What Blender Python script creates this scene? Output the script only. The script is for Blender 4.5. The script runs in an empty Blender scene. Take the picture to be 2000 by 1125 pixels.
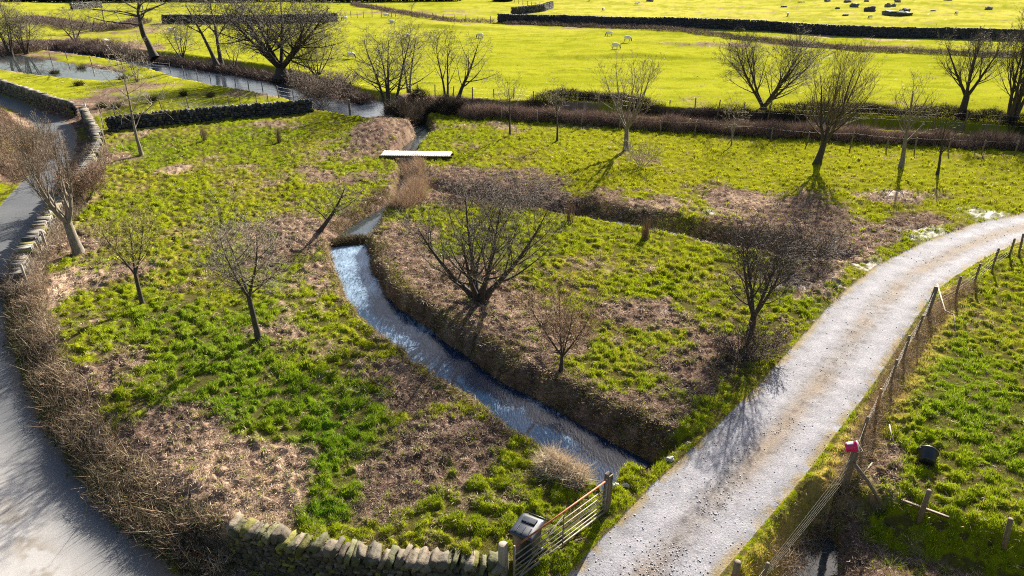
import bpy, math, random
import numpy as np
from math import radians, sin, cos, tan, pi, atan, sqrt, hypot
C = bpy.context.scene
col = C.collection
# ------------------------------------------------------------------ camera, sky, sun
CAM_H = 12.5
PITCH = radians(25.7)
F = 1333.0                      # focal length in pixels of a 2000 px wide frame
cam_d = bpy.data.cameras.new("camera")
cam_d.lens = 24; cam_d.sensor_width = 36; cam_d.clip_end = 9000; cam_d.clip_start = 0.3
cam = bpy.data.objects.new("camera", cam_d); col.objects.link(cam)
cam.location = (0, 0, CAM_H); cam.rotation_euler = (radians(90) - PITCH, 0, 0)
C.camera = cam
SUN_AZ = radians(27.0)          # to the right of +Y
SUN_EL = radians(27.0)
w = bpy.data.worlds.new("World"); C.world = w; w.use_nodes = True
nt = w.node_tree; nt.nodes.clear()
sky = nt.nodes.new("ShaderNodeTexSky"); sky.sky_type = 'NISHITA'; sky.sun_disc = False
sky.sun_elevation = SUN_EL; sky.sun_rotation = SUN_AZ
sky.air_density = 1.1; sky.dust_density = 4.0; sky.ozone_density = 2.0
bg = nt.nodes.new("ShaderNodeBackground"); bg.inputs[1].default_value = 0.055
wo = nt.nodes.new("ShaderNodeOutputWorld")
nt.links.new(sky.outputs[0], bg.inputs[0]); nt.links.new(bg.outputs[0], wo.inputs[0])
sd = bpy.data.lights.new("sun", 'SUN'); sd.energy = 5.0; sd.angle = radians(0.5); sd.color = (1.0, 0.93, 0.80)
sun = bpy.data.objects.new("sun", sd); col.objects.link(sun)
sun.rotation_euler = (radians(90) - SUN_EL, 0, pi - SUN_AZ)
sun.location = (30, 40, 60)
C.view_settings.view_transform = 'Standard'; C.view_settings.look = 'None'
C.view_settings.exposure = 1.7; C.view_settings.gamma = 1.0
C.cycles.max_bounces = 5; C.cycles.diffuse_bounces = 2; C.cycles.glossy_bounces = 3
C.cycles.transmission_bounces = 3; C.cycles.transparent_max_bounces = 4
C.cycles.use_adaptive_sampling = True; C.cycles.adaptive_threshold = 0.01
C.cycles.use_denoising = False; C.cycles.filter_width = 1.1

rng = np.random.default_rng(7)
# ------------------------------------------------------------------ survey helpers: picture position -> place on the ground
def G(px, py, z=0.0):
    """world point at height z seen at photograph position px,py"""
    u = (px - 1000) / F; v = (py - 562.5) / F
    d = np.array([u, cos(PITCH) - v * sin(PITCH), -sin(PITCH) - v * cos(PITCH)])
    t = (z - CAM_H) / d[2]
    return np.array([d[0] * t, d[1] * t, z])
def depth(p):
    return p[1] * cos(PITCH) + (CAM_H - p[2]) * sin(PITCH)
def PXM(p):                      # photograph pixels per metre at a point
    return F / depth(p)
def row_dist(py):
    v = (py - 562.5) / F
    return CAM_H * (cos(PITCH) - v * sin(PITCH)) / (sin(PITCH) + v * cos(PITCH))
def hgt_between(px, py, top, z=0.0):
    """height of something standing at px,py whose top is seen at row top"""
    b = G(px, py, z); lo, hi = 0.0, 60.0
    for _ in range(40):
        m = (lo + hi) / 2
        zc = b[1] * cos(PITCH) + (CAM_H - z - m) * sin(PITCH)
        yc = -b[1] * sin(PITCH) + (CAM_H - z - m) * cos(PITCH)
        y = 562.5 + F * yc / zc
        if y > top: lo = m
        else: hi = m
    return lo
# ------------------------------------------------------------------ noise
def vnoise(x, y, seed=0):
    xi = np.floor(x).astype(np.int64); yi = np.floor(y).astype(np.int64)
    fx = x - xi; fy = y - yi
    fx = fx * fx * (3 - 2 * fx); fy = fy * fy * (3 - 2 * fy)
    def h(a, b):
        n = (a * 374761393 + b * 668265263 + seed * 1442695041) & 0xffffffff
        n = ((n ^ (n >> 13)) * 1274126177) & 0xffffffff
        n = (n ^ (n >> 16)) & 0xffff
        return n / 65535.0
    a = h(xi, yi); b = h(xi + 1, yi); c = h(xi, yi + 1); d = h(xi + 1, yi + 1)
    return (a + (b - a) * fx) * (1 - fy) + (c + (d - c) * fx) * fy
def fbm(x, y, sc, oct=3, seed=0):
    s = 0; a = 1; t = 0
    for k in range(oct):
        f = 2.03 ** k / sc
        ca, sa = cos(0.6 * k + .3), sin(0.6 * k + .3)
        s = s + a * vnoise((x * ca - y * sa) * f + 17 * k, (x * sa + y * ca) * f - 9 * k, seed + k); t += a; a *= .55
    return s / t
def sst(a, b, x):
    t = np.clip((x - a) / (b - a), 0, 1); return t * t * (3 - 2 * t)
# ------------------------------------------------------------------ mesh helpers
def mk_mesh(name, V, Fc, mat=None, vcol=None, smooth=False, parent=None, link=True, mats=None, midx=None):
    V = np.asarray(V, dtype=np.float32).reshape(-1, 3)
    me = bpy.data.meshes.new(name)
    me.vertices.add(len(V)); me.vertices.foreach_set("co", V.ravel())
    if isinstance(Fc, np.ndarray):
        n, k = Fc.shape
        me.loops.add(n * k); me.loops.foreach_set("vertex_index", Fc.astype(np.int32).ravel())
        me.polygons.add(n); me.polygons.foreach_set("loop_start", np.arange(0, n * k, k, dtype=np.int32))
    else:
        idx = np.concatenate([np.asarray(f, dtype=np.int32) for f in Fc]); ln = np.array([len(f) for f in Fc])
        st = np.concatenate([[0], np.cumsum(ln)[:-1]]).astype(np.int32)
        me.loops.add(len(idx)); me.loops.foreach_set("vertex_index", idx)
        me.polygons.add(len(Fc)); me.polygons.foreach_set("loop_start", st)
    if vcol is not None:
        a = me.color_attributes.new("Col", 'FLOAT_COLOR', 'POINT')
        vcol = np.asarray(vcol); vc = np.ones((len(V), 4), dtype=np.float32); vc[:, :vcol.shape[1] if vcol.ndim > 1 else 3] = vcol
        a.data.foreach_set("color", vc.ravel())
    if mats:
        for m in mats: me.materials.append(m)
        if midx is not None: me.polygons.foreach_set("material_index", np.asarray(midx, dtype=np.int32))
    elif mat: me.materials.append(mat)
    if smooth: me.polygons.foreach_set("use_smooth", np.ones(len(me.polygons), dtype=bool))
    me.update(calc_edges=True); me.validate()
    if not link: return me
    o = bpy.data.objects.new(name, me); col.objects.link(o)
    if parent: o.parent = parent
    return o
def tag(o, label=None, cat=None, group=None, kind=None):
    if label: o["label"] = label
    if cat: o["category"] = cat
    if group: o["group"] = group
    if kind: o["kind"] = kind
    return o
def empty(name, loc, label, cat, group=None, rz=0):
    o = bpy.data.objects.new(name, None); col.objects.link(o); o.location = loc; o.rotation_euler = (0, 0, rz)
    o.empty_display_size = .2
    return tag(o, label, cat, group)
class MB:
    def __init__(s): s.v = []; s.f = []; s.n = 0
    def add(s, V, Fc):
        V = np.asarray(V, float); s.v.append(V); s.f += [[i + s.n for i in f] for f in Fc]; s.n += len(V); return s
    def box(s, c, size, R=None, bev=0.0):
        x, y, z = [k / 2 for k in size]
        if bev <= 0:
            V = [(a, b, d) for a in (-x, x) for b in (-y, y) for d in (-z, z)]
            Fc = [(0, 1, 3, 2), (4, 6, 7, 5), (0, 4, 5, 1), (2, 3, 7, 6), (0, 2, 6, 4), (1, 5, 7, 3)]
            V = np.array(V)
        else:
            V = []; b_ = min(bev, x * .9, y * .9, z * .9)
            for a in (-1, 1):
                for b in (-1, 1):
                    for d in (-1, 1):
                        V += [(a * x, b * (y - b_), d * (z - b_)), (a * (x - b_), b * y, d * (z - b_)), (a * (x - b_), b * (y - b_), d * z)]
            V = np.array(V); id_ = lambda a, b, d, k: ((a > 0) * 4 + (b > 0) * 2 + (d > 0)) * 3 + k
            Fc = []
            for a in (-1, 1):
                q = [id_(a, -1, -1, 0), id_(a, 1, -1, 0), id_(a, 1, 1, 0), id_(a, -1, 1, 0)]; Fc.append(q if a > 0 else q[::-1])
                q = [id_(-1, a, -1, 1), id_(-1, a, 1, 1), id_(1, a, 1, 1), id_(1, a, -1, 1)]; Fc.append(q if a > 0 else q[::-1])
                q = [id_(-1, -1, a, 2), id_(1, -1, a, 2), id_(1, 1, a, 2), id_(-1, 1, a, 2)]; Fc.append(q if a > 0 else q[::-1])
            for a in (-1, 1):
                for b in (-1, 1):
                    Fc.append([id_(a, b, -1, 0), id_(a, b, -1, 1), id_(a, b, 1, 1), id_(a, b, 1, 0)])
                    Fc.append([id_(a, -1, b, 0), id_(a, -1, b, 2), id_(a, 1, b, 2), id_(a, 1, b, 0)])
                    Fc.append([id_(-1, a, b, 1), id_(-1, a, b, 2), id_(1, a, b, 2), id_(1, a, b, 1)])
                    for d in (-1, 1): Fc.append([id_(a, b, d, 0), id_(a, b, d, 1), id_(a, b, d, 2)])
        if R is not None: V = V @ np.array(R).T
        return s.add(V + np.array(c), Fc)
    def tube(s, pts, rad, k=10, cap=True):
        pts = [np.array(p, float) for p in pts]
        if np.isscalar(rad): rad = [rad] * len(pts)
        V = []; n = len(pts); a = None
        for i, p in enumerate(pts):
            t = pts[min(i + 1, n - 1)] - pts[max(i - 1, 0)]; t = t / (np.linalg.norm(t) + 1e-9)
            if a is None:
                a = np.cross(t, (0, 0, 1) if abs(t[2]) < .9 else (1, 0, 0))
            else: a = a - t * np.dot(a, t)
            a = a / np.linalg.norm(a); b = np.cross(t, a)
            for j in range(k):
                th = 2 * pi * j / k; V.append(p + rad[i] * (cos(th) * a + sin(th) * b))
        Fc = [(i * k + j, i * k + (j + 1) % k, (i + 1) * k + (j + 1) % k, (i + 1) * k + j) for i in range(n - 1) for j in range(k)]
        if cap: Fc += [tuple(range(k))[::-1], tuple((n - 1) * k + j for j in range(k))]
        return s.add(V, Fc)
    def build(s, name, mat, parent=None, smooth=False):
        return mk_mesh(name, np.concatenate(s.v), s.f, mat, smooth=smooth, parent=parent)
def frusta(P0, P1, R0, R1, k):
    """many tapered segments at once -> verts, quads"""
    P0 = np.asarray(P0); P1 = np.asarray(P1); R0 = np.asarray(R0); R1 = np.asarray(R1)
    t = P1 - P0; t /= (np.linalg.norm(t, axis=1, keepdims=True) + 1e-9)
    ref = np.where(np.abs(t[:, 2:3]) < .9, np.array([[0, 0, 1.]]), np.array([[1., 0, 0]]))
    a = np.cross(t, ref); a /= np.linalg.norm(a, axis=1, keepdims=True); b = np.cross(t, a)
    V = []
    for (P, R) in ((P0, R0), (P1, R1)):
        for j in range(k):
            th = 2 * pi * j / k
            V.append(P + R[:, None] * (cos(th) * a + sin(th) * b))
    V = np.stack(V, 1)                       # n, 2k, 3
    n = len(P0); base = (np.arange(n) * 2 * k)[:, None]
    Fc = np.concatenate([base + np.array([[j, (j + 1) % k, k + (j + 1) % k, k + j]]) for j in range(k)], 0)
    return V.reshape(-1, 3), Fc
def ribbons(P, D, L, W, bend=0.0):
    """one tapered blade per row: root P, direction D, length L, width W"""
    n = len(P); s = np.cross(D, rng.normal(size=(n, 3))); s /= (np.linalg.norm(s, axis=1, keepdims=True) + 1e-9)
    V = np.empty((n, 3, 3), dtype=np.float32)
    V[:, 0] = P - s * (W / 2)[:, None]; V[:, 1] = P + s * (W / 2)[:, None]; V[:, 2] = P + D * L[:, None]
    return V.reshape(-1, 3), np.arange(n * 3).reshape(n, 3)
# ------------------------------------------------------------------ materials
def nodemat(name):
    m = bpy.data.materials.new(name); m.use_nodes = True; t = m.node_tree
    b = t.nodes["Principled BSDF"]; return m, t, b
def N(t, ty, **kw):
    n = t.nodes.new(ty)
    for k, v in kw.items(): setattr(n, k, v)
    return n
def simple(name, c, rough=.7, metal=0, var=.25, scale=8, bump=.3, spec=.4, coord='Object', c2=None, stretch=(1, 1, 1)):
    m, t, b = nodemat(name)
    tc = N(t, "ShaderNodeTexCoord"); mp = N(t, "ShaderNodeMapping"); mp.inputs["Scale"].default_value = stretch
    t.links.new(tc.outputs[coord], mp.inputs[0])
    nz = N(t, "ShaderNodeTexNoise"); nz.inputs["Scale"].default_value = scale; nz.inputs["Detail"].default_value = 6
    nz.inputs["Roughness"].default_value = .65
    t.links.new(mp.outputs[0], nz.inputs["Vector"])
    rp = N(t, "ShaderNodeValToRGB"); lo = [x * (1 - var) for x in c]; hi = [min(1, x * (1 + var)) for x in (c2 or c)]
    rp.color_ramp.elements[0].position = .3; rp.color_ramp.elements[1].position = .7
    rp.color_ramp.elements[0].color = (*lo, 1); rp.color_ramp.elements[1].color = (*hi, 1)
    t.links.new(nz.outputs[0], rp.inputs[0]); t.links.new(rp.outputs[0], b.inputs["Base Color"])
    b.inputs["Roughness"].default_value = rough; b.inputs["Metallic"].default_value = metal
    b.inputs["Specular IOR Level"].default_value = spec
    if bump:
        bp = N(t, "ShaderNodeBump"); bp.inputs["Strength"].default_value = bump; bp.inputs["Distance"].default_value = .02
        t.links.new(nz.outputs[0], bp.inputs["Height"]); t.links.new(bp.outputs[0], b.inputs["Normal"])
    return m
def vcolmat(name, rough=.8, spec=.3, noise=0.0, nscale=20, bump=0, bscale=15, bdist=.03, sheen=0, gloss_rough=None):
    m, t, b = nodemat(name)
    at = N(t, "ShaderNodeAttribute", attribute_name="Col")
    tc = N(t, "ShaderNodeTexCoord")
    src = at.outputs["Color"]
    if name == 'turf_soil':
        for k_, a_, b_ in (("Roughness", rough, .6), ("Specular IOR Level", spec, .22)):
            q_ = N(t, "ShaderNodeMapRange"); q_.inputs["To Min"].default_value = a_; q_.inputs["To Max"].default_value = b_
            t.links.new(at.outputs["Alpha"], q_.inputs[0]); t.links.new(q_.outputs[0], b.inputs[k_])
    if noise:
        nz = N(t, "ShaderNodeTexNoise"); nz.inputs["Scale"].default_value = nscale; nz.inputs["Detail"].default_value = 5; nz.inputs["Roughness"].default_value = .7
        t.links.new(tc.outputs["Object"], nz.inputs["Vector"])
        mr = N(t, "ShaderNodeMapRange"); mr.inputs["From Min"].default_value = .25; mr.inputs["From Max"].default_value = .75
        mr.inputs["To Min"].default_value = 1 - noise; mr.inputs["To Max"].default_value = 1 + noise
        t.links.new(nz.outputs[0], mr.inputs[0])
        mx = N(t, "ShaderNodeVectorMath", operation='SCALE')
        t.links.new(src, mx.inputs[0]); t.links.new(mr.outputs[0], mx.inputs["Scale"]); src = mx.outputs[0]
    t.links.new(src, b.inputs["Base Color"])
    b.inputs["Roughness"].default_value = rough; b.inputs["Specular IOR Level"].default_value = spec
    if bump:
        nb = N(t, "ShaderNodeTexNoise"); nb.inputs["Scale"].default_value = bscale; nb.inputs["Detail"].default_value = 4; nb.inputs["Roughness"].default_value = .7
        t.links.new(tc.outputs["Object"], nb.inputs["Vector"])
        bp = N(t, "ShaderNodeBump"); bp.inputs["Strength"].default_value = bump; bp.inputs["Distance"].default_value = bdist
        t.links.new(nb.outputs[0], bp.inputs["Height"]); t.links.new(bp.outputs[0], b.inputs["Normal"])
    return m
def leafmat(name, trans=.45):
    m = bpy.data.materials.new(name); m.use_nodes = True; t = m.node_tree; t.nodes.clear()
    at = N(t, "ShaderNodeAttribute", attribute_name="Col")
    di = N(t, "ShaderNodeBsdfDiffuse"); tr = N(t, "ShaderNodeBsdfTranslucent"); mx = N(t, "ShaderNodeMixShader"); out = N(t, "ShaderNodeOutputMaterial")
    t.links.new(at.outputs[0], di.inputs[0]); t.links.new(at.outputs[0], tr.inputs[0]); mx.inputs[0].default_value = trans
    gl = N(t, "ShaderNodeBsdfGlossy"); gl.inputs["Roughness"].default_value = .5; gl.inputs["Color"].default_value = (.9, .9, .8, 1)
    m2 = N(t, "ShaderNodeMixShader"); m2.inputs[0].default_value = .02
    t.links.new(di.outputs[0], mx.inputs[1]); t.links.new(tr.outputs[0], mx.inputs[2])
    t.links.new(mx.outputs[0], m2.inputs[1]); t.links.new(gl.outputs[0], m2.inputs[2]); t.links.new(m2.outputs[0], out.inputs[0])
    return m
M = {}
M['ground'] = vcolmat('turf_soil', rough=1.0, spec=.0, noise=.35, nscale=9, bump=.6, bscale=14, bdist=.05)
M['road'] = vcolmat('asphalt', rough=.8, spec=.2, noise=.22, nscale=30, bump=.35, bscale=60, bdist=.01)
M['track'] = vcolmat('gravel', rough=.85, spec=.15, noise=.45, nscale=22, bump=.9, bscale=26, bdist=.03)
M['grass'] = leafmat('grass_blades', .3)
M['straw'] = leafmat('dry_blades', .15)
M['twig'] = vcolmat('twigs', rough=.7, spec=.35)
M['bark_grey'] = simple('grey_bark', (.17, .145, .115), .85, var=.45, scale=14, bump=.6, stretch=(1, 1, .3))
M['bark_dark'] = simple('dark_bark', (.05, .04, .032), .85, var=.4, scale=12, bump=.6, stretch=(1, 1, .3))
M['stone'] = vcolmat('wall_stone', rough=.85, spec=.3, noise=.35, nscale=9, bump=.7, bscale=12, bdist=.04)
M['wood'] = simple('weathered_wood', (.16, .12, .085), .8, var=.4, scale=10, bump=.5, stretch=(3, 3, .5))
M['wood_pale'] = simple('pale_wood', (.30, .25, .20), .75, var=.25, scale=10, bump=.4, stretch=(3, 3, .5))
M['wood_new'] = simple('orange_wood', (.36, .20, .08), .75, var=.25, scale=10, bump=.4, stretch=(3, 3, .5))
M['deck'] = simple('bleached_boards', (.72, .66, .62), .6, var=.2, scale=6, bump=.4, stretch=(6, .4, 1))
M['wire'] = simple('wire', (.25, .24, .22), .55, metal=.5, var=.2, bump=0)
M['galv'] = simple('galvanised_steel', (.19, .165, .14), .6, metal=.2, var=.3, scale=12, bump=.1)
M['rust'] = simple('rusty_steel', (.30, .10, .05), .6, metal=.3, var=.4, scale=12, bump=.2)
M['binplastic'] = simple('black_plastic', (.018, .02, .024), .42, var=.3, scale=6, bump=.15, spec=.5)
M['lidplastic'] = simple('grey_blue_plastic', (.022, .028, .042), .38, var=.35, scale=6, bump=.1, spec=.6)
M['blackrubber'] = simple('black_rubber', (.012, .014, .02), .38, var=.4, scale=7, bump=.15, spec=.5)
M['pink'] = simple('pink_red_plastic', (.62, .015, .12), .4, var=.15, scale=5, bump=.05)
M['white'] = simple('white_plastic', (.75, .72, .72), .5, var=.1, scale=5, bump=.05)
# ------------------------------------------------------------------ chains: watercourses and other long features
def chain(pairs=None, centre=None, z=0.0, zl=None):
    """stations of (x, y, half width)"""
    out = []
    if pairs:
        for (a, b) in pairs:
            p = G(*a, z if zl is None else zl); q = G(*b, z)
            out.append((*((p + q) / 2)[:2], np.linalg.norm((p - q)[:2]) / 2))
    else:
        for (x, y, hw) in centre: p = G(x, y, z); out.append((p[0], p[1], hw))
    return np.array(out)
def chain_sd(ch, X, Y, flat_end=False, flat_start=False):
    """signed distance to the chain's edge (negative inside), side (+1 left of travel)"""
    best = np.full(X.shape, 1e9); side = np.ones(X.shape); par = np.zeros(X.shape)
    for i in range(len(ch) - 1):
        ax, ay, ah = ch[i]; bx, by, bh = ch[i + 1]
        dx, dy = bx - ax, by - ay; L2 = dx * dx + dy * dy; L = sqrt(L2)
        tu = ((X - ax) * dx + (Y - ay) * dy) / L2; t = np.clip(tu, 0, 1)
        ex = X - ax - t * dx; ey = Y - ay - t * dy
        d = np.sqrt(ex * ex + ey * ey); hw = ah + (bh - ah) * t; s = d - hw
        cr = dx * (Y - ay) - dy * (X - ax)
        if flat_end and i == len(ch) - 2:
            perp = np.abs(cr) / L - hw; al = (tu - 1) * L
            s = np.where(tu > 1, np.maximum(perp, al), s)
        if flat_start and i == 0:
            perp = np.abs(cr) / L - hw; al = -tu * L
            s = np.where(tu < 0, np.maximum(perp, al), s)
        m = s < best
        best = np.where(m, s, best); side = np.where(m, np.sign(cr), side); par = np.where(m, i + t, par)
    return best, side, par
def inpoly(poly, X, Y):
    c = np.zeros(X.shape, bool); n = len(poly)
    for i in range(n):
        x0, y0 = poly[i][:2]; x1, y1 = poly[(i + 1) % n][:2]
        if y0 == y1: continue
        c ^= ((y0 > Y) != (y1 > Y)) & (X < (x1 - x0) * (Y - y0) / (y1 - y0) + x0)
    return c
ZW = -0.8
ST_PAIRS = [((650, 473), (705, 470)), ((660, 530), (724, 535)), ((680, 575), (747, 575)), ((712, 620), (792, 620)), ((764, 668), (856, 662)),
    ((834, 715), (922, 715)), ((890, 760), (985, 757)), ((952, 800), (1064, 802)), ((1016, 850), (1134, 842)), ((1086, 900), (1204, 880)), ((1160, 940), (1270, 914))]
ST_Z = np.linspace(-.56, -.84, len(ST_PAIRS))
CH_STREAM = np.array([[*((G(*a_, -.05) + G(*b_, z_)) / 2)[:2], np.linalg.norm((G(*a_, -.05) - G(*b_, z_))[:2]) / 2 * .92] for (a_, b_), z_ in zip(ST_PAIRS, ST_Z)])
CH_POOL = chain(centre=[(694, 463, .75), (716, 442, .6), (732, 425, .25), (760, 408, .22), (785, 390, .22), (797, 365, .22), (800, 335, .28), (792, 315, .3), (800, 290, .4), (828, 268, .45), (822, 248, .5), (805, 236, .6)], z=-.5)
CH_WEIR = chain(centre=[(678, 486, .8), (696, 460, .8)], z=-.5)
CH_DITCH = chain(centre=[(820, 372, .2), (940, 402, .2), (1060, 418, .2), (1130, 428, .5), (1190, 438, .55), (1260, 451, .5), (1340, 468, .4), (1420, 486, .45), (1520, 505, .4), (1600, 520, .2)], z=-.4)
CH_RIVER = chain(centre=[(-80, 86, 2.0), (60, 88, 2.2), (130, 100, 2.2), (250, 116, 2.6), (340, 130, 3.4), (420, 147, 4.6), (490, 161, 4.6), (560, 176, 3.8), (620, 192, 3.0), (690, 211, 3.6), (740, 226, 2.6), (795, 232, 1.0), (900, 217, .8), (1100, 224, .8), (1300, 234, .8),
    (1500, 247, .8), (1800, 263, .8), (2100, 281, .8), (2500, 300, .8)], z=-.3)
CH_HOLLOW = chain(centre=[(1560, 1260, .5), (1578, 1170, .4), (1585, 1110, .25), (1600, 1065, .1)], z=-1.2)
CH_BANKDITCH = chain(centre=[(1600, 1060, .2), (1720, 1080, .2), (1880, 1140, .3), (2100, 1220, .3)], z=-.75)
ROAD_EDGE = [(-400, 130), (0, 184), (45, 200), (100, 224), (138, 240), (150, 262), (148, 295), (132, 340), (108, 380), (92, 415), (74, 452), (40, 512), (22, 560), (17, 620), (26, 680), (54, 760), (100, 840), (170, 930), (250, 1020), (340, 1110), (480, 1230)]
ROAD_OUT = [(-400, 200), (0, 206), (40, 222), (66, 242), (78, 268), (80, 300), (62, 335), (30, 370), (0, 402), (-120, 520), (-420, 800), (-700, 1230)]
CH_FLOOD = chain(centre=[(-300, 95, 2.5), (-80, 106, 2.8), (0, 116, 2.6), (60, 127, 2.8), (120, 138, 2.7), (190, 147, 1.7), (225, 153, .6)], z=-.1)
def road_level(Y):
    return -0.42 * (1 - sst(11, 27, Y)) - .12
def gz(px, py, z0=-.2):
    z = z0
    for _ in range(8):
        p = G(px, py, z); z = float(road_level(np.array(p[1])))
    return p
RE = np.array([gz(*p)[:2] for p in ROAD_EDGE]); RO = np.array([gz(*p)[:2] for p in ROAD_OUT])
ROAD_POLY = np.concatenate([RE, RO[::-1]])
RE_CH = np.c_[RE, np.zeros(len(RE))]; RO_CH = np.c_[RO, np.zeros(len(RO))]
TR_L = [(2500, 330), (2200, 375), (2000, 416), (1900, 437), (1800, 474), (1710, 520), (1640, 575), (1560, 663), (1480, 752), (1400, 832), (1330, 893), (1265, 955), (1180, 1045), (1105, 1125), (1000, 1240), (900, 1420)]
TR_R = [(2500, 380), (2200, 425), (2000, 468), (1930, 500), (1868, 537), (1825, 570), (1786, 625), (1745, 690), (1698, 760), (1645, 830), (1575, 925), (1500, 1012), (1405, 1125), (1320, 1240), (1250, 1420)]
TRP = np.array([G(*p)[:2] for p in TR_L] + [G(*p)[:2] for p in TR_R][::-1])
FRONT_WALL = [(452, 1022), (520, 1040), (600, 1058), (700, 1078), (800, 1086), (900, 1090), (975, 1098)]
FW = np.array([G(*p, .15)[:2] for p in FRONT_WALL])
TLc = np.array([[*G(*p)[:2], 0] for p in TR_L]); TRc = np.array([[*G(*p)[:2], 0] for p in TR_R])
def track_sd(X, Y):
    a = chain_sd(TLc, X, Y)[0]; b = chain_sd(TRc, X, Y)[0]; tr = inpoly(TRP, X, Y)
    return np.where(tr, -1, 1) * np.minimum(a, b), tr, a / (a + b + 1e-6)
def terrain(X, Y, lumps=True):
    """height of the land, and the surface masks"""
    Z = (fbm(X, Y, 9, 2, 3) - .5) * .16
    far = sst(58, 75, Y - .0 * X)
    Z = Z + sst(95, 130, Y) * (fbm(X, Y, 38, 2, 5) - .5) * 1.8
    # raised far bank of the river
    s, side, par = chain_sd(CH_RIVER, X, Y)
    bank = np.where(side > 0, .45 * sst(.2, 1.2, s) * (1 - sst(1.8, 4.0, s)), .1 * (1 - sst(1, 3, s)))
    # mound beside the confluence
    p = G(745, 262)
    Z = Z + .95 * np.exp(-(((X - p[0] - .12 * (Y - p[1])) / 2.0) ** 2 + ((Y - p[1]) / 4.2) ** 2))
    # terrace edges in the far pasture
    for (a, b, h) in (((600, 48), (1100, 60), .5), ((1000, 113), (1450, 116), .5), ((1100, 85), (1700, 103), .3)):
        A = G(*a); B = G(*b); t = (X - A[0]) / (B[0] - A[0]); yy = A[1] + (B[1] - A[1]) * t + 3 * (vnoise(X / 9, X * 0, 4) - .5)
        e = np.clip(1 - np.abs(t - .5) * 1.8, 0, 1)
        Z = Z + h * e * (sst(-.8, .8, Y - yy) - .5 * sst(0, 14, Y - yy))
    lum = 0
    Z = Z + far * (fbm(X * .5, Y, 1.2, 2, 13) - .5) * .16
    if lumps:
        l1 = fbm(X, Y, .24, 2, 11); l2 = fbm(X, Y, 1.7, 2, 21)
        lum = (sst(.35, .75, l1) * .14 * (0.3 + .9 * l2)) + .05 * l2
    mw = 1.0 - .75 * far
    Z = Z + bank
    s_all = np.full(X.shape, 99.)
    carve = Z + lum * mw
    wn = (fbm(X, Y, .8, 2, 31) - .5) * .6 + (fbm(X, Y, .3, 2, 33) - .5) * .5
    def cut(ch, zb, wl, wr, Zc, **k):
        s, side, par = chain_sd(ch, X, Y, **k)
        if ch is CH_STREAM:
            zb = np.interp(par, np.arange(len(ST_Z)), ST_Z) - .25; wl = np.interp(par, [0, 3, 6, 10], [.45, .7, 1.1, 1.25]); s = s + (fbm(X, Y, 1.0, 2, 35) - .5) * .5
        wd = np.where(side > 0, wl, wr) * (1 + wn)
        t = sst(0, 1, (s + wn * .3) / wd)
        nonlocal s_all
        s_all = np.minimum(s_all, s / wd + (1.2 if ch is CH_BANKDITCH else .25 if ch is CH_HOLLOW else 0))
        return np.minimum(Zc, zb + (Zc - zb) * t) if True else Zc
    carve = cut(CH_STREAM, -1.05, 1.15, .30, carve, flat_end=True, flat_start=True)
    carve = cut(CH_POOL, -.62, .7, .6, carve, flat_start=True)
    carve = cut(CH_WEIR, -.43, .5, .5, carve, flat_end=True, flat_start=True)
    carve = cut(CH_DITCH, -.55, 2.0, .35, carve)
    carve = cut(CH_RIVER, -.55, 1.1, .5, carve)
    carve = cut(CH_HOLLOW, -1.35, 1.1, 1.7, carve)
    carve = cut(CH_BANKDITCH, -.75, 1.3, 1.6, carve)
    carve = cut(CH_FLOOD, -.35, 2.0, 2.0, carve)
    Z = carve
    # road and its drop
    s, side, par = chain_sd(RE_CH, X, Y); rd = inpoly(ROAD_POLY, X, Y)
    zr = road_level(Y)
    so, _, _ = chain_sd(RO_CH, X, Y)
    Z = np.where(rd, zr, Z)
    fieldside = side > 0
    t = sst(.25, 1.6, s)
    Z = np.where(~rd & (s <= so), zr + .02 + (Z - zr) * t, Z)
    tt = sst(.3, 2.2, so)
    Z = np.where(~rd & (s > so), zr + .02 + (Z + .9 - zr) * tt, Z)
    # below the front wall
    k = np.interp(X, FW[:, 0], FW[:, 1]); d = k - Y
    m = sst(-.12, .12, d) * (1 - sst(FW[-1, 0] + .0, FW[-1, 0] + 1.2, X)) * sst(FW[0, 0] - 2.5, FW[0, 0], X)
    Z = Z * (1 - m) + (-.95) * m
    # track
    st, tr, _f = track_sd(X, Y)
    mt = sst(.5, 0, st)
    rut = .05 * (fbm(X, Y, .7, 2, 77) - .5)
    Z = np.where(tr, -.02 + rut, Z * (1 - mt) + mt * (.02) + mt * rut)
    return Z, s_all, rd, tr, s, st
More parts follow.
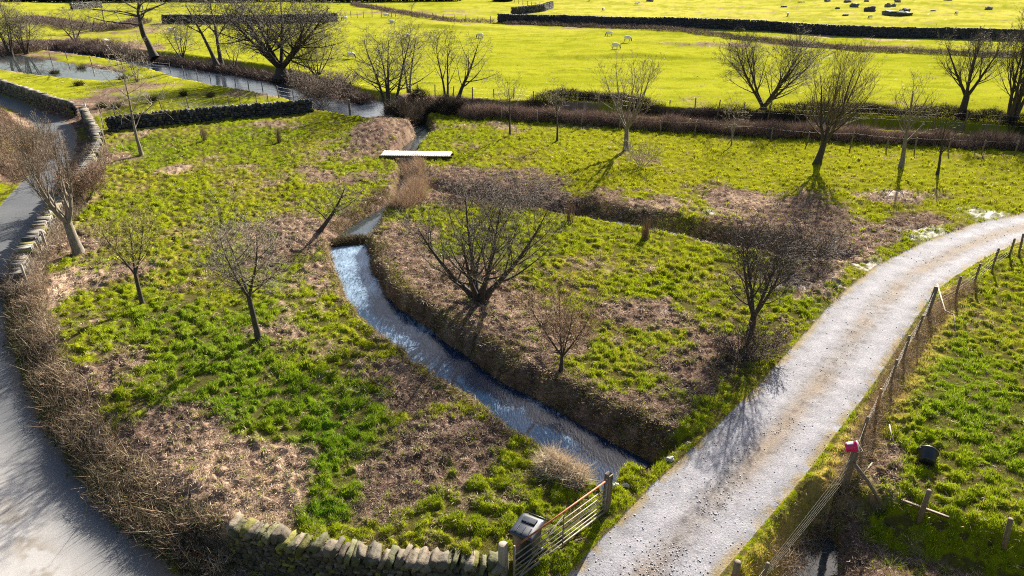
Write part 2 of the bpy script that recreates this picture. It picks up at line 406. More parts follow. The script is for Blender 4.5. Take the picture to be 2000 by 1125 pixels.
# ------------------------------------------------------------------ ground cover patches (world-space ellipses)
def ell(px, py, rx, ry, v):
    c = G(px, py); sx = rx / PXM(c); y0 = G(px, py + ry)[1]; y1 = G(px, py - ry)[1]
    return (c[0], c[1], sx, (y1 - y0) / 2, v)
DEAD = [ell(*e) for e in [
    (745, 262, 48, 34, 1.3), (640, 345, 120, 14, .55), (715, 350, 62, 26, .75), (610, 400, 60, 30, .5), (560, 470, 75, 52, .9), (610, 560, 45, 70, .7), (110, 570, 75, 55, 1.0), (90, 500, 40, 50, .9), (150, 485, 50, 24, .7),
    (330, 335, 26, 8, .7), (245, 532, 45, 14, .7), (490, 325, 40, 10, .5), (540, 245, 70, 8, .6), (240, 310, 45, 8, .6), (130, 640, 60, 40, .8), (215, 720, 70, 50, .8), (340, 810, 60, 40, .8), (330, 870, 110, 70, 1.0), (520, 950, 75, 90, 1.3), (430, 930, 100, 80, 1.2), (380, 990, 90, 50, 1.1),
    (870, 900, 140, 90, 1.15), (980, 960, 100, 50, .8), (770, 960, 90, 60, .9), (745, 735, 80, 30, .8), (820, 775, 75, 35, .9), (600, 610, 60, 18, .5), (690, 560, 30, 60, .5), (640, 690, 60, 20, .5), (1000, 930, 90, 50, .6),
    (790, 500, 70, 60, 1.2), (850, 570, 100, 70, 1.3), (880, 640, 110, 50, 1.2), (960, 640, 90, 70, 1.1), (1000, 700, 110, 50, 1.0), (1060, 650, 100, 60, .8), (1240, 607, 75, 26, 1.3), (1120, 800, 150, 60, .85), (1290, 800, 110, 50, .8), (1380, 740, 90, 60, .8), (1440, 690, 90, 40, 1.0), (1180, 460, 40, 12, .6),
    (900, 350, 90, 24, 1.0), (1010, 370, 120, 30, 1.0), (900, 390, 120, 22, .9), (1250, 400, 140, 15, 1.0), (1190, 375, 60, 12, .8), (1450, 395, 90, 26, 1.2), (1560, 430, 110, 50, 1.2), (1620, 490, 130, 40, 1.1), (1720, 480, 120, 36, 1.05), (1840, 450, 100, 26, 1.1), (1750, 385, 70, 12, .8), (1600, 545, 100, 26, 1.1), (1450, 470, 80, 20, .8),
    (1620, 590, 60, 50, 1.0), (1550, 650, 40, 30, .7), (1250, 315, 44, 16, .9), (1700, 890, 50, 80, 1.1), (1760, 945, 90, 16, .8), (1530, 1040, 60, 60, .45), (1640, 850, 22, 80, .35), (1640, 980, 50, 50, .8), (1760, 1050, 150, 60, .6), (1850, 1090, 120, 40, .6),
    (240, 60, 110, 20, .6), (200, 95, 140, 14, 1.0), (60, 90, 90, 16, .9), (500, 186, 90, 8, .9), (850, 200, 90, 12, .8), (250, 130, 160, 6, .5), (1300, 55, 200, 6, .8), (1650, 92, 300, 5, .9), (1700, 76, 180, 7, .5), (1000, 44, 140, 5, .7), (790, 27, 160, 6, .6), (1450, 20, 300, 22, .28), (1850, 20, 300, 24, .28), (30, 250, 90, 100, 1.2), (0, 330, 70, 60, .8), (1100, 250, 300, 6, .4), (430, 190, 40, 5, .5)]]
PALE = [ell(*e) for e in [(520, 960, 75, 80, 1), (100, 570, 60, 50, .8), (1650, 560, 70, 80, .9), (1760, 385, 60, 10, 1), (1930, 420, 60, 20, 1), (1720, 520, 70, 20, 1), (1290, 405, 120, 12, .6), (1110, 910, 60, 30, .6), (600, 590, 60, 50, .6), (660, 600, 40, 60, .6), (1600, 25, 600, 40, .35), (1700, 78, 160, 6, 1), (1530, 1040, 70, 70, .8), (1640, 850, 20, 70, .6), (340, 340, 30, 8, .8), (1450, 400, 80, 20, .5), (430, 900, 90, 70, .6)]]
LUSH = [ell(*e) for e in [(660, 850, 110, 110, 1), (720, 930, 60, 60, .8), (560, 780, 100, 60, .8), (430, 700, 150, 120, .8), (450, 800, 90, 60, .9), (330, 640, 110, 60, .6), (640, 1000, 60, 30, 1), (400, 280, 240, 40, .25), (1900, 750, 160, 260, .4)]]
WET = [ell(*e) for e in [(1850, 460, 120, 16, 1), (1930, 425, 50, 16, 1.1), (1700, 520, 60, 14, 1), (1620, 640, 40, 40, .6), (1560, 555, 90, 14, .9), (1740, 383, 60, 8, .8), (1600, 505, 70, 12, 1), (1320, 610, 30, 10, .9), (1385, 417, 14, 5, 1), (280, 190, 60, 10, 1), (390, 205, 60, 6, .9), (250, 180, 40, 8, .8), (1850, 104, 90, 3, .6)]]
def blob(L, X, Y):
    v = np.zeros(X.shape)
    for (cx, cy, sx, sy, k) in L: v = np.maximum(v, k * np.exp(-(((X - cx) / sx) ** 2 + ((Y - cy) / sy) ** 2) ** 1.3 * .7))
    return v
def cover(X, Y, s_all, s_road, st):
    n1 = fbm(X, Y, 2.6, 3, 41); n2 = fbm(X, Y, .45, 3, 51); n3 = fbm(X, Y, 7, 2, 61)
    far = sst(58, 75, Y)
    dead = blob(DEAD, X, Y) * (1 - .0 * far) + (n1 - .5) * 1.35 + (n2 - .5) * .9 * (1 - far * .6) + (n3 - .5) * .5 + .03 * (1 - far)
    dead = dead + .55 * (1 - sst(.6, 1.8, s_all)) + .35 * (1 - sst(.8, 2.2, s_road)) - .8 * (1 - sst(.1, .9, np.abs(st - .3)))
    pad = (track_sd(X, Y)[2] > .5) * sst(1.6, 3.2, st) * sst(11.5, 14.5, Y)
    dead = sst(.24, .80, dead - .12 * far - .38 * pad)
    pale = np.clip(blob(PALE, X, Y) * .9 + (n3 - .5) * .8 + (n2 - .5) * .4 + .12, 0, 1)
    lush = np.clip(blob(LUSH, X, Y) + (n3 - .5) * .8, 0, 1)
    wet = sst(.42, .9, blob(WET, X, Y) * .75 + (n2 - .5) * .9 + (fbm(X, Y, .16, 2, 58) - .5) * .9)
    return dead, pale, lush, wet, n1, n2, n3, far
def mixc(a, b, t):
    a = np.asarray(a); b = np.asarray(b); return a + (b - a) * t[..., None]
def ground_colour(X, Y, s_all, rd, tr, s_road, st):
    dead, pale, lush, wet, n1, n2, n3, far = cover(X, Y, s_all, s_road, st)
    g = mixc((.15, .165, .006), (.05, .11, .006), lush)
    g = mixc(g, (.20, .17, .02), sst(.45, .7, n1) * (1 - lush) * .7)
    g = mixc(g, (.06, .048, .02), sst(.54, .38, fbm(X, Y, .24, 2, 11)) * .88 * (1 - far))  # gaps between grass clumps: brown litter, with clump shadows put into the colour
    fg = mixc((.255, .258, .020), (.40, .355, .075), .8 * np.clip(sst(110, 190, Y + 12 * (n3 - .5)) * sst(-30, 40, X) + .25 * sst(100, 160, Y), 0, 1) * .8)
    fg = mixc(fg, np.array((.18, .195, .010)), sst(.45, .7, fbm(X * .4, Y, 5, 3, 71)) * .6)
    fg = mixc(fg, np.array((.13, .155, .005)), sst(.5, .72, fbm(X * .5, Y, 1.1, 3, 73)) * .5)
    g = mixc(g, (.19, .19, .010), sst(26, 42, Y) * sst(-6, 6, X) * .6)
    g = mixc(g, fg, far)
    d = mixc((.13, .085, .066), (.36, .26, .18), np.clip(pale + (n2 - .5) * .8, 0, 1))
    d = mixc(d, (.045, .03, .022), sst(.55, .72, fbm(X, Y, .3, 2, 81)) * .7 * (1 - far))
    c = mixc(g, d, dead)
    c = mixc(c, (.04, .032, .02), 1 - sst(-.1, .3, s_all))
    vb = sst(.05, .3, st) * (1 - sst(.7, 1.6, st + .6 * (n2 - .5))) * (track_sd(X, Y)[2] > .5) * (Y < 26)
    c = mixc(c, (.34, .24, .07), vb * .7)
    c = mixc(c, (.10, .085, .07), wet * .6)
    # gravel
    fr0 = track_sd(X, Y)[2]; a = fbm(X, Y, .28, 3, 91); b = fbm(X, Y, 1.4, 2, 95)
    tk = mixc((.10, .098, .11), (.27, .265, .285), a)
    tk = mixc(tk, (.30, .292, .325), (np.exp(-((fr0 - .27) / .13) ** 2) + np.exp(-((fr0 - .78) / .13) ** 2)) * .55)
    fr = track_sd(X, Y)[2]; mid = np.exp(-((fr - .53 + .05 * (n3 - .5)) / .12) ** 2)
    tk = mixc(tk, (.20, .158, .125), np.clip(mid * (.35 + .65 * sst(.3, .62, b)), 0, 1))
    tk = mixc(tk, (.10, .085, .08), sst(.62, .75, fbm(X, Y, .16, 2, 97)) * np.exp(-((fr - .53) / .2) ** 2) * .7)
    tk = mixc(tk, (.20, .15, .07), (1 - sst(.02, .35, -st)) * sst(.35, .6, n2))
    c = np.where(tr[..., None], tk, c)
    # asphalt
    r = mixc((.075, .08, .09), (.115, .118, .125), fbm(X, Y, 1.1, 3, 101))
    r = mixc(r, (.34, .325, .32), sst(.3, 2.0, s_road) * (1 - sst(13, 20, Y)) * .9)  # sunlit lower end of the lane painted as paler asphalt
    r = mixc(r, (.16, .12, .08), (1 - sst(.0, .5, s_road)) * .8)
    r = mixc(r, (.17, .145, .115), np.exp(-((s_road - 1.9) / .35) ** 2) * (1 - sst(12, 16, Y)) * sst(.4, .6, n2) * .8)
    c = np.where(rd[..., None], r, c)
    return np.clip(c, 0, 1), wet
# polar sheet round the viewpoint: dense where the land is near, reaching the horizon
ang = np.concatenate([np.linspace(-180, -60, 40)[:-1], np.linspace(-60, -48, 30)[:-1], np.linspace(-48, 48, 1080), np.linspace(48, 60, 30)[1:], np.linspace(60, 180, 40)[1:]])
rr = np.concatenate([np.linspace(.5, 10.4, 80), row_dist(np.linspace(1175, -22, 760)), np.geomspace(330, 6000, 26)])
A, Rr = np.meshgrid(np.radians(ang), rr)
GX = Rr * np.sin(A); GY = Rr * np.cos(A)
GZ, s_all, rd, tr, s_road, st = terrain(GX, GY)
far_rise = np.clip((Rr - 260) / 700, 0, 1); GZ = GZ + 40 * far_rise ** 2
colr, wetm = ground_colour(GX, GY, s_all, rd, tr, s_road, st)
nr, na = GX.shape
ii = (np.arange(nr - 1)[:, None] * na + np.arange(na - 1)[None, :])
quads = np.stack([ii, ii + na, ii + na + 1, ii + 1], -1).reshape(-1, 4)
qc = lambda m: m.ravel()[quads].sum(1)
V = np.stack([GX, GY, GZ], -1).reshape(-1, 3); VC = np.concatenate([colr, wetm[..., None]], -1).reshape(-1, 4)
onr = qc(rd.astype(int)) >= 2; ont = (qc(tr.astype(int)) >= 2) & ~onr
def sub(name, sel, mat):
    q = quads[sel]; u, inv = np.unique(q, return_inverse=True)
    return tag(mk_mesh(name, V[u], inv.reshape(q.shape), mat, vcol=VC[u], smooth=True), kind='structure')
sub('ground', ~onr & ~ont, M['ground']); sub('road', onr, M['road']); sub('gravel_track', ont, M['track'])
def gh(x, y):
    z = terrain(np.array([float(x)]), np.array([float(y)]), lumps=False)[0]; return float(z[0])
def P(px, py, z=0.0):
    """stand something on the land where the photograph shows it"""
    p = G(px, py, z)
    for _ in range(4): p = G(px, py, gh(p[0], p[1]))
    return p
# ------------------------------------------------------------------ water
def watermat(name, base, rough, ripple, rscale, weed_glint=None, stretch=(1, 1, 1), rot=0, weed_glint_scale=5, fade=None):
    m, t, b = nodemat(name)
    tc = N(t, "ShaderNodeTexCoord"); mp = N(t, "ShaderNodeMapping"); mp.inputs["Scale"].default_value = stretch; mp.inputs["Rotation"].default_value = (0, 0, rot)
    t.links.new(tc.outputs["Object"], mp.inputs[0])
    nz = N(t, "ShaderNodeTexNoise"); nz.inputs["Scale"].default_value = rscale; nz.inputs["Detail"].default_value = 3
    t.links.new(mp.outputs[0], nz.inputs["Vector"])
    bp = N(t, "ShaderNodeBump"); bp.inputs["Strength"].default_value = ripple; bp.inputs["Distance"].default_value = .03
    t.links.new(nz.outputs[0], bp.inputs["Height"]); t.links.new(bp.outputs[0], b.inputs["Normal"])
    b.inputs["Base Color"].default_value = (*base, 1); b.inputs["Roughness"].default_value = rough
    b.inputs["IOR"].default_value = 1.7 if name in ('flood_water', 'river_water', 'still_water') else 1.4; b.inputs["Specular IOR Level"].default_value = .5
    if weed_glint:
        wz = N(t, "ShaderNodeTexNoise"); wz.inputs["Scale"].default_value = weed_glint_scale; wz.inputs["Detail"].default_value = 8; wz.inputs["Roughness"].default_value = .8; wz.inputs["Distortion"].default_value = 1.2
        t.links.new(mp.outputs[0], wz.inputs["Vector"])
        rp = N(t, "ShaderNodeValToRGB"); e = rp.color_ramp.elements; e[0].position = .44; e[1].position = .72
        e[0].color = (*base, 1); e[1].color = (*weed_glint, 1)  # pale weed streaks, with white-blue glints and ripples put into the colour
        src = wz.outputs[0]
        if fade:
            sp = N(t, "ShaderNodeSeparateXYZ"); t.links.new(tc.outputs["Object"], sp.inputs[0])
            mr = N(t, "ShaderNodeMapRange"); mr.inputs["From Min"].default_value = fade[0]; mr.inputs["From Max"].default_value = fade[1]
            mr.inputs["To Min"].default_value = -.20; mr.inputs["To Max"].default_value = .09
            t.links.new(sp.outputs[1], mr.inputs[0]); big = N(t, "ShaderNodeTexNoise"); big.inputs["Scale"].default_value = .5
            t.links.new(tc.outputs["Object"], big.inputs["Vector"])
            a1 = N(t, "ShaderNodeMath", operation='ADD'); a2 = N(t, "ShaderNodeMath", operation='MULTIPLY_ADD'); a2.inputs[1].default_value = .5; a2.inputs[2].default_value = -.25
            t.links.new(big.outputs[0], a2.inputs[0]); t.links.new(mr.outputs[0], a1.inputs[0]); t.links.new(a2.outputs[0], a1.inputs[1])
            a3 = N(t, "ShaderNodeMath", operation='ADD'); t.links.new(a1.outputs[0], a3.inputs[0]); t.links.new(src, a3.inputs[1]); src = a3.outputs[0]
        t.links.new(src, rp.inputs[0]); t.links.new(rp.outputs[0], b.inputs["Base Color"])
    return m
def sheet(name, ch, z, extra, mat, n=None, end=None):
    """flat water sheet along a chain; the land hides its margins"""
    L = []; R = []
    k = len(ch)
    for i in range(k):
        a = ch[max(i - 1, 0)][:2]; b = ch[min(i + 1, k - 1)][:2]; d = (b - a) / np.linalg.norm(b - a); nn = np.array([-d[1], d[0]])
        e = np.array([0, 0])
        if i == 0: e = -d * (extra * .5 if end is None else end)
        if i == k - 1: e = d * extra * .5
        zz_ = z if np.isscalar(z) else z[i]
        L.append([*(ch[i][:2] + nn * (ch[i][2] + extra) + e), zz_]); R.append([*(ch[i][:2] - nn * (ch[i][2] + extra) + e), zz_])
    V_ = np.array(L + R)
    if not np.isscalar(z): V_[:, 2] = np.r_[z, z]
    Fc = [(i, k + i, k + i + 1, i + 1) for i in range(k - 1)]
    return tag(mk_mesh(name, V_, Fc, mat), kind='structure')
M['stream'] = watermat('weedy_glint_stream', (.006, .02, .05), .06, .3, 7, weed_glint=(.28, .39, .52), stretch=(2.6, .8, 1), rot=.62, weed_glint_scale=3.0, fade=(14, 31))
M['still'] = watermat('still_water', (.03, .04, .045), .05, .08, 4)
M['flood'] = watermat('flood_water', (.05, .06, .06), .03, .03, 3)
M['river'] = watermat('river_water', (.03, .04, .06), .12, .5, 2.2, stretch=(.6, 1.6, 1), rot=.4)
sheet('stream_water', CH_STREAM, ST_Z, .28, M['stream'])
sheet('pool_water', CH_POOL[:8], -.47, .9, M['still'], end=.12)
sheet('brook_water', CH_POOL[7:], -.48, .2, M['still'])
sheet('ditch_water', CH_DITCH, -.40, .15, M['still'])
sheet('river_water', CH_RIVER, -.2, .5, M['river'])
sheet('flood_water', CH_FLOOD, -.12, 1.6, M['flood'])
sheet('hollow_water', CH_HOLLOW, -1.18, 1.2, M['still'])
# ------------------------------------------------------------------ grass and dry litter (uncountable): real blades on the land
def scatter(n, y0, y1, amax, seed):
    r_ = np.random.default_rng(seed)
    a = np.radians(r_.uniform(-amax, amax, n)); yy = r_.uniform(y0, y1, n); r = row_dist(yy)
    return r * np.sin(a), r * np.cos(a), r_
def blades(n_tuft, per, y0, y1, seed, name, label, scale=1.0):
    X, Y, r_ = scatter(n_tuft, y0, y1, 60, seed)
    Z, sa, rd, tr, sr, st_ = terrain(X, Y)
    dead, pale, lush, wet, n1, n2, n3, far = cover(X, Y, sa, sr, st_)
    keep = (~rd) & (~tr) & (sa > .03) & (wet < .8)
    vb = sst(.05, .3, st_) * (1 - sst(.7, 1.6, st_)) * (track_sd(X, Y)[2] > .5) * (Y < 26)
    keep &= (st_ > .04) & (r_.random(len(X)) < .4 + .7 * sst(.36, .6, fbm(X, Y, .24, 2, 11)) + .6 * sst(58, 75, Y))
    D0 = np.hypot(X, Y); lod = np.maximum(D0, 13) / 16.0
    gi = {}
    idx = np.nonzero(keep)[0]
    X, Y, Z, dead, pale, lush, n1, n2, far, lod, sa, n3, vb = [q[idx] for q in (X, Y, Z, dead, pale, lush, n1, n2, far, lod, sa, n3, vb)]
    isdead = r_.random(len(X)) < .06 + dead * .82
    tall = (.55 + .9 * fbm(X, Y, 1.4, 2, 63)) * (.5 + .9 * sst(.35, .75, fbm(X, Y, .24, 2, 11))) * (1 - .55 * far)
    fixed = np.repeat(np.arange(len(X)), per)
    m = len(fixed); off = r_.normal(size=(m, 2)) * (.034 * np.sqrt(lod[fixed]))[:, None] * (1 + 1.3 * isdead[fixed])[:, None]
    bx = X[fixed] + off[:, 0]; by = Y[fixed] + off[:, 1]
    D = r_.normal(size=(m, 3)) * .33; D[:, :2] += off * 6 / np.sqrt(lod[fixed])[:, None]; D[:, 2] = 1
    dd = isdead[fixed]
    D[dd, 2] = .28; D[dd, :2] = r_.normal(size=(dd.sum(), 2)) * .8
    D /= np.linalg.norm(D, axis=1, keepdims=True)
    L = r_.uniform(.04, .10, m) * tall[fixed] * lod[fixed] ** .35 * scale * (1 + .35 * lush[fixed])
    L[dd] = r_.uniform(.06, .17, dd.sum()) * lod[fixed][dd] ** .35
    W = (.011 + .006 * r_.random(m)) * lod[fixed] ** .75 * 1.15
    Pt = np.stack([bx, by, Z[fixed] - .012 + .02 * dd * r_.random(m)], -1)
    Vv, Ff = ribbons(Pt, D, L, W)
    g = mixc((.31, .36, .006), (.10, .21, .008), np.clip(lush[fixed] + r_.normal(size=m) * .15, 0, 1))
    g = mixc(g, (.18, .28, .008), (sst(.45, .65, fbm(X, Y, 4.5, 2, 62)) * .6)[fixed])
    g = mixc(g, (.40, .40, .008), (sst(26, 42, Y) * sst(-6, 6, X) * .7)[fixed])
    g = mixc(g, (.42, .36, .09), (r_.random(m) < .18) * .7)
    g = mixc(g, (.44, .31, .07), (vb[fixed] * (r_.random(m) < .6)) * .9)
    g = mixc(g, (.28, .28, .005), far[fixed] * .9)
    t = np.clip(.25 + pale[fixed] * .6 + (r_.normal(size=len(X)) * .3)[fixed] + r_.normal(size=m) * .22, 0, 1)
    d = mixc((.07, .045, .035), (.62, .46, .34), t)
    c = np.where(dd[:, None], d, g) * r_.uniform(.75, 1.25, m)[:, None] * r_.uniform(.55, 1.4, len(X))[fixed][:, None]
    o = mk_mesh(name, Vv, Ff, M['grass'] if True else None, vcol=np.repeat(np.clip(c, 0, .9), 3, 0))
    return tag(o, label, 'grass', kind='stuff')
blades(205000, 7, 235, 1170, 5, 'meadow_grass', 'tussocky meadow grass and dry litter around the stream and track')
blades(14000, 5, 1172, 1700, 8, 'near_grass', 'rough grass at the near edge of the meadow and track')
blades(11000, 7, 60, 240, 6, 'pasture_grass', 'short bright pasture grass beyond the river', .6)
# ------------------------------------------------------------------ bare trees
def unit(v): return v / (np.linalg.norm(v) + 1e-9)
def grow_tree(seed, H, Wd, r0, fk=0.0, stems=1, fork=.35, up=.25, spread=.55, n1=10, n2=6, n3=4, wig=.085, lean=(0, 0), base_spread=.1, straight=False, ratio=.55, droop=0, _it=0):
    R00 = r0
    R = random.Random(seed); lv = [[], [], [], []]
    def rnd(): return np.array([R.gauss(0, 1), R.gauss(0, 1), R.gauss(0, 1)])
    nseg = [9, 7, 4, 2]; nch = [n1, n2, n3, 0]; rat = [.62, ratio, .5]
    def g(p, d, L, r, l, az0):
        n = nseg[l]; st_ = L / n; az = az0
        k = nch[l]; f0 = fork if l == 0 else .18
        where = sorted(R.uniform(f0, .98) for _ in range(k)) if l < 3 else []
        pts = [(p, r)]
        for i in range(n):
            d = unit(d + rnd() * wig * (.4, .6, 1.0, 1.4)[l] + np.array([0, 0, up * (.5 if l == 0 else 1) * (1 - droop * (l > 1))]) * .35)
            p = p + d * st_
            rn = r * (1 - .85 * ((i + 1) / n) ** .9)
            pts.append((p, rn)); lv[l].append((pts[-2][0], p, pts[-2][1], rn))
            while where and where[0] <= (i + 1) / n:
                f = where.pop(0); az += 2.4 + R.uniform(-.5, .5)
                t_ = (f * n) - i; q = pts[-2][0] * (1 - t_) + p * t_; rq = pts[-2][1] * (1 - t_) + rn * t_
                a = unit(np.cross(d, (0.3, .2, 1) if abs(d[2]) < .95 else (1, .1, 0))); b = np.cross(d, a)
                sp = spread * R.uniform(.7, 1.25) * (1 if l else 1 - .35 * f)
                nd = unit(d * cos(sp) + (a * cos(az) + b * sin(az)) * sin(sp))
                g(q, nd, L * rat[l] * (1.15 - .6 * f if l == 0 else 1 - .5 * f) * R.uniform(.75, 1.15), max(rq * R.uniform(.38, .58), .004), l + 1, az)
    if fk:
        tp = np.zeros(3); dv = unit(np.array([lean[0], lean[1], 1.0])); nf = 5
        for i in range(nf):
            dv = unit(dv + rnd() * .012); q = tp + dv * 10 * fk / nf
            lv[0].append((tp, q, r0 * (1 - .25 * i / nf), r0 * (1 - .25 * (i + 1) / nf))); tp = q
        r0 = r0 * .8
    for s in range(stems):
        az = 2 * pi * s / max(stems, 1) + R.uniform(-.4, .4)
        e = base_spread if stems > 1 else 0
        d = unit(np.array([cos(az) * e + lean[0], sin(az) * e + lean[1], 1]))
        off = np.array([cos(az), sin(az), 0]) * r0 * .8 * (stems > 1)
        if fk: off = off * .3 + tp
        g(off, d, 10.0 * (1 - fk) * R.uniform(.82, 1), r0 / max(stems, 1) ** .35, 0, R.uniform(0, 6))
    allp = np.array([q[1] for l in lv for q in l])
    zmax = np.percentile(allp[:, 2], 99.7); ext = np.percentile(np.abs(allp[:, :2] - np.median(allp[:, :2], axis=0)), 97)
    sz = H / zmax; sx = (Wd / 2) / ext
    if _it < 4 and not .8 < sx / sz < 1.25:
        f_ = (sx / sz) ** .8
        return grow_tree(seed, H, Wd, R00, fk, stems, fork, up / f_ ** .6, min(spread * f_, 1.35), n1, n2, n3, wig, lean, min(base_spread * f_ ** .5, 1.6), straight, ratio, droop, _it + 1)
    out = []
    for l in lv:
        a = np.array([q[0] for q in l]).reshape(-1, 3) * (sx, sx, sz); b = np.array([q[1] for q in l]).reshape(-1, 3) * (sx, sx, sz)
        out.append((a, b, np.array([q[2] for q in l]), np.array([q[3] for q in l])))
    return out
def make_tree(name, px, py, top, width, label, cat='tree', group=None, bark='bark_grey', tw=(.16, .12, .085), r0=None, seed=1, twigr=.006, lean=(0, 0), z0=None, split=1, buds=None, **k):
    b = P(px, py) if z0 is None else G(px, py, z0)
    H = hgt_between(px, py, top, b[2]); Wm = width / PXM(b + np.array([0, 0, H * .5]))
    if r0 is None: r0 = .018 * H + .03
    root = empty(name, b, label, cat, group)
    lv = grow_tree(seed, H, Wm, r0, lean=lean, **k)
    r0 = r0 * .85; far = depth(b) / 30.0; tmin = twigr * max(1, far ** .6)
    Vs = []; Fs = []; n = 0
    for l in range(0, split + 1):
        a, c, ra, rb = lv[l]
        if not len(a): continue
        fl = 1.0
        if l == 0: ra = ra + r0 * .5 * np.exp(-a[:, 2] / (H * .035)); rb = rb + r0 * .5 * np.exp(-c[:, 2] / (H * .035))
        v, f = frusta(a - (0, 0, .0), c + (c - a) * .04, np.maximum(ra, tmin), np.maximum(rb, tmin * .9), 8 if l == 0 else 5)
        Vs.append(v); Fs.append(f + n); n += len(v)
    Vt = np.concatenate(Vs); Vt[:, 2] -= .0
    lowm = Vt[:, 2] < .05; Vt[lowm, 2] -= .25
    mk_mesh('trunk', Vt, np.concatenate(Fs), M[bark], smooth=True, parent=root)
    Vs = []; Fs = []; Cs = []; n = 0
    rs = np.random.default_rng(seed)
    for l in range(split + 1, 4):
        a, c, ra, rb = lv[l]
        if not len(a): continue
        v, f = frusta(a, c, np.maximum(ra, tmin), np.maximum(rb, tmin * .6), 3)
        cc = np.array(tw) * (1 + .0 * l) * rs.uniform(.65, 1.35, len(a))[:, None]
        Vs.append(v); Fs.append(f + n); n += len(v); Cs.append(np.repeat(cc, 6, 0))
    if buds:
        a, c, ra, rb = lv[3]; bc, bs, q = buds
        ix = rs.integers(0, len(c), int(len(c) * q)); d = rs.normal(size=(len(ix), 3)); d /= np.linalg.norm(d, axis=1, keepdims=True)
        v, f = frusta(c[ix], c[ix] + d * bs * max(1, far ** .5), np.full(len(ix), bs * .35 * max(1, far ** .5)), np.full(len(ix), .002), 3)
        Vs.append(v); Fs.append(f + n); n += len(v); Cs.append(np.repeat(np.array(bc) * rs.uniform(.6, 1.3, len(ix))[:, None], 6, 0))
    mk_mesh('crown', np.concatenate(Vs), np.concatenate(Fs), M['twig'], vcol=np.concatenate(Cs), parent=root)
    return root
YG = (.24, .20, .06); PG = (.30, .25, .19); DK = (.07, .055, .045); RB = (.17, .10, .075)
ORCH = 'young bare trees planted on the meadow'
make_tree('pollard_willow', 156, 497, 240, 108, 'leaning grey pollard tree with stout pale trunk beside the lane', group=ORCH, seed=3, r0=.24, fk=.3, stems=5, fork=.12, n1=7, n2=8, n3=4, up=1.1, spread=.6, base_spread=.7, lean=(-.12, 0), tw=(.20, .14, .10), wig=.1, ratio=.75)
make_tree('young_tree', 279, 596, 395, 112, 'slim yellow-twigged tree standing right of the leaning pollard', group=ORCH, seed=4, r0=.09, fk=.36, stems=3, fork=.05, n1=11, n2=9, n3=5, up=.6, spread=.5, base_spread=.25, bark='bark_dark', tw=YG)
make_tree('young_tree', 506, 665, 392, 190, 'tall bare tree with grey spreading twigs left of the stream', group=ORCH, seed=5, r0=.115, fk=.36, stems=3, fork=.04, n1=13, n2=10, n3=6, up=.4, spread=.65, base_spread=.35, bark='bark_dark', tw=(.20, .17, .12))
make_tree('leaning_tree', 622, 456, 352, 120, 'low tree leaning right above the small pool', group=ORCH, seed=6, r0=.13, fork=.3, n1=11, n2=9, n3=5, up=.3, spread=.75, lean=(.75, .1), bark='bark_dark', tw=(.14, .12, .07))
make_tree('spreading_tree', 936, 584, 352, 290, 'large dark multi-stemmed tree on the bank right of the stream', group=ORCH, seed=17, r0=.25, stems=6, fork=.2, n1=11, n2=9, n3=6, up=.38, spread=.7, base_spread=.62, bark='bark_dark', tw=(.085, .07, .045), twigr=.006)
make_tree('small_tree', 1096, 726, 558, 160, 'small orange-twigged tree bent at its foot near the stream bank', group=ORCH, seed=8, r0=.075, fk=.2, stems=4, fork=.05, n1=10, n2=9, n3=5, up=.4, spread=.6, base_spread=.5, bark='bark_dark', tw=(.26, .16, .09))
make_tree('thicket_tree', 1466, 652, 425, 165, 'dark forked tree rising from brambles beside the gravel track', group=ORCH, seed=9, r0=.15, fk=.18, stems=4, fork=.1, n1=12, n2=10, n3=6, up=.5, spread=.65, base_spread=.4, bark='bark_dark', tw=(.075, .055, .045))
make_tree('young_tree', 277, 305, 78, 120, 'tall pale slender tree in front of the dark dry-stone wall', group=ORCH, seed=10, r0=.13, fork=.3, n1=13, n2=7, n3=4, up=.7, spread=.5, tw=PG)
make_tree('young_tree', 996, 266, 140, 66, 'leftmost of the small trees before the far hedge', group=ORCH, seed=11, r0=.08, fork=.35, n1=11, n2=6, n3=3, up=.6, spread=.55, tw=(.2, .16, .1), bark='bark_dark')
make_tree('young_tree', 1088, 277, 155, 54, 'small upright tree second from the left before the far hedge', group=ORCH, seed=12, r0=.09, fork=.42, n1=12, n2=6, n3=3, up=.8, spread=.45, tw=(.22, .18, .12), bark='bark_dark')
make_tree('orchard_tree', 1222, 296, 92, 138, 'vase-shaped tree with pale trunk in front of the far hedge', group=ORCH, seed=13, r0=.2, fk=.25, stems=6, fork=.12, n1=7, n2=6, n3=3, up=.7, spread=.5, base_spread=.5, tw=(.2, .155, .11))
make_tree('sapling', 1428, 286, 178, 64, 'thin sapling between the vase-shaped tree and the upright willow', group=ORCH, seed=14, r0=.06, fork=.2, n1=12, n2=7, n3=3, up=.7, spread=.5, tw=(.25, .19, .11))
make_tree('upright_willow', 1595, 322, 72, 132, 'dense upright willow with broom-like twigs in front of the hedge', group=ORCH, seed=15, r0=.25, fk=.22, stems=4, fork=.05, n1=13, n2=10, n3=5, up=.9, spread=.42, base_spread=.3, lean=(.12, 0), bark='bark_dark', tw=(.20, .15, .07), twigr=.005)
make_tree('young_tree', 1759, 329, 138, 90, 'slender tree with a pale lower trunk right of the upright willow', group=ORCH, seed=16, r0=.17, stems=1, fork=.34, n1=13, n2=7, n3=4, up=.7, spread=.5, tw=(.17, .13, .09))
make_tree('thin_tree', 1830, 343, 215, 60, 'thin dark tree with a low side branch near the track bend', group=ORCH, seed=18, r0=.10, fork=.2, n1=8, n2=4, n3=2, up=.5, spread=.7, tw=DK, bark='bark_dark')
RIV = 'trees on the far side of the hedge and river'
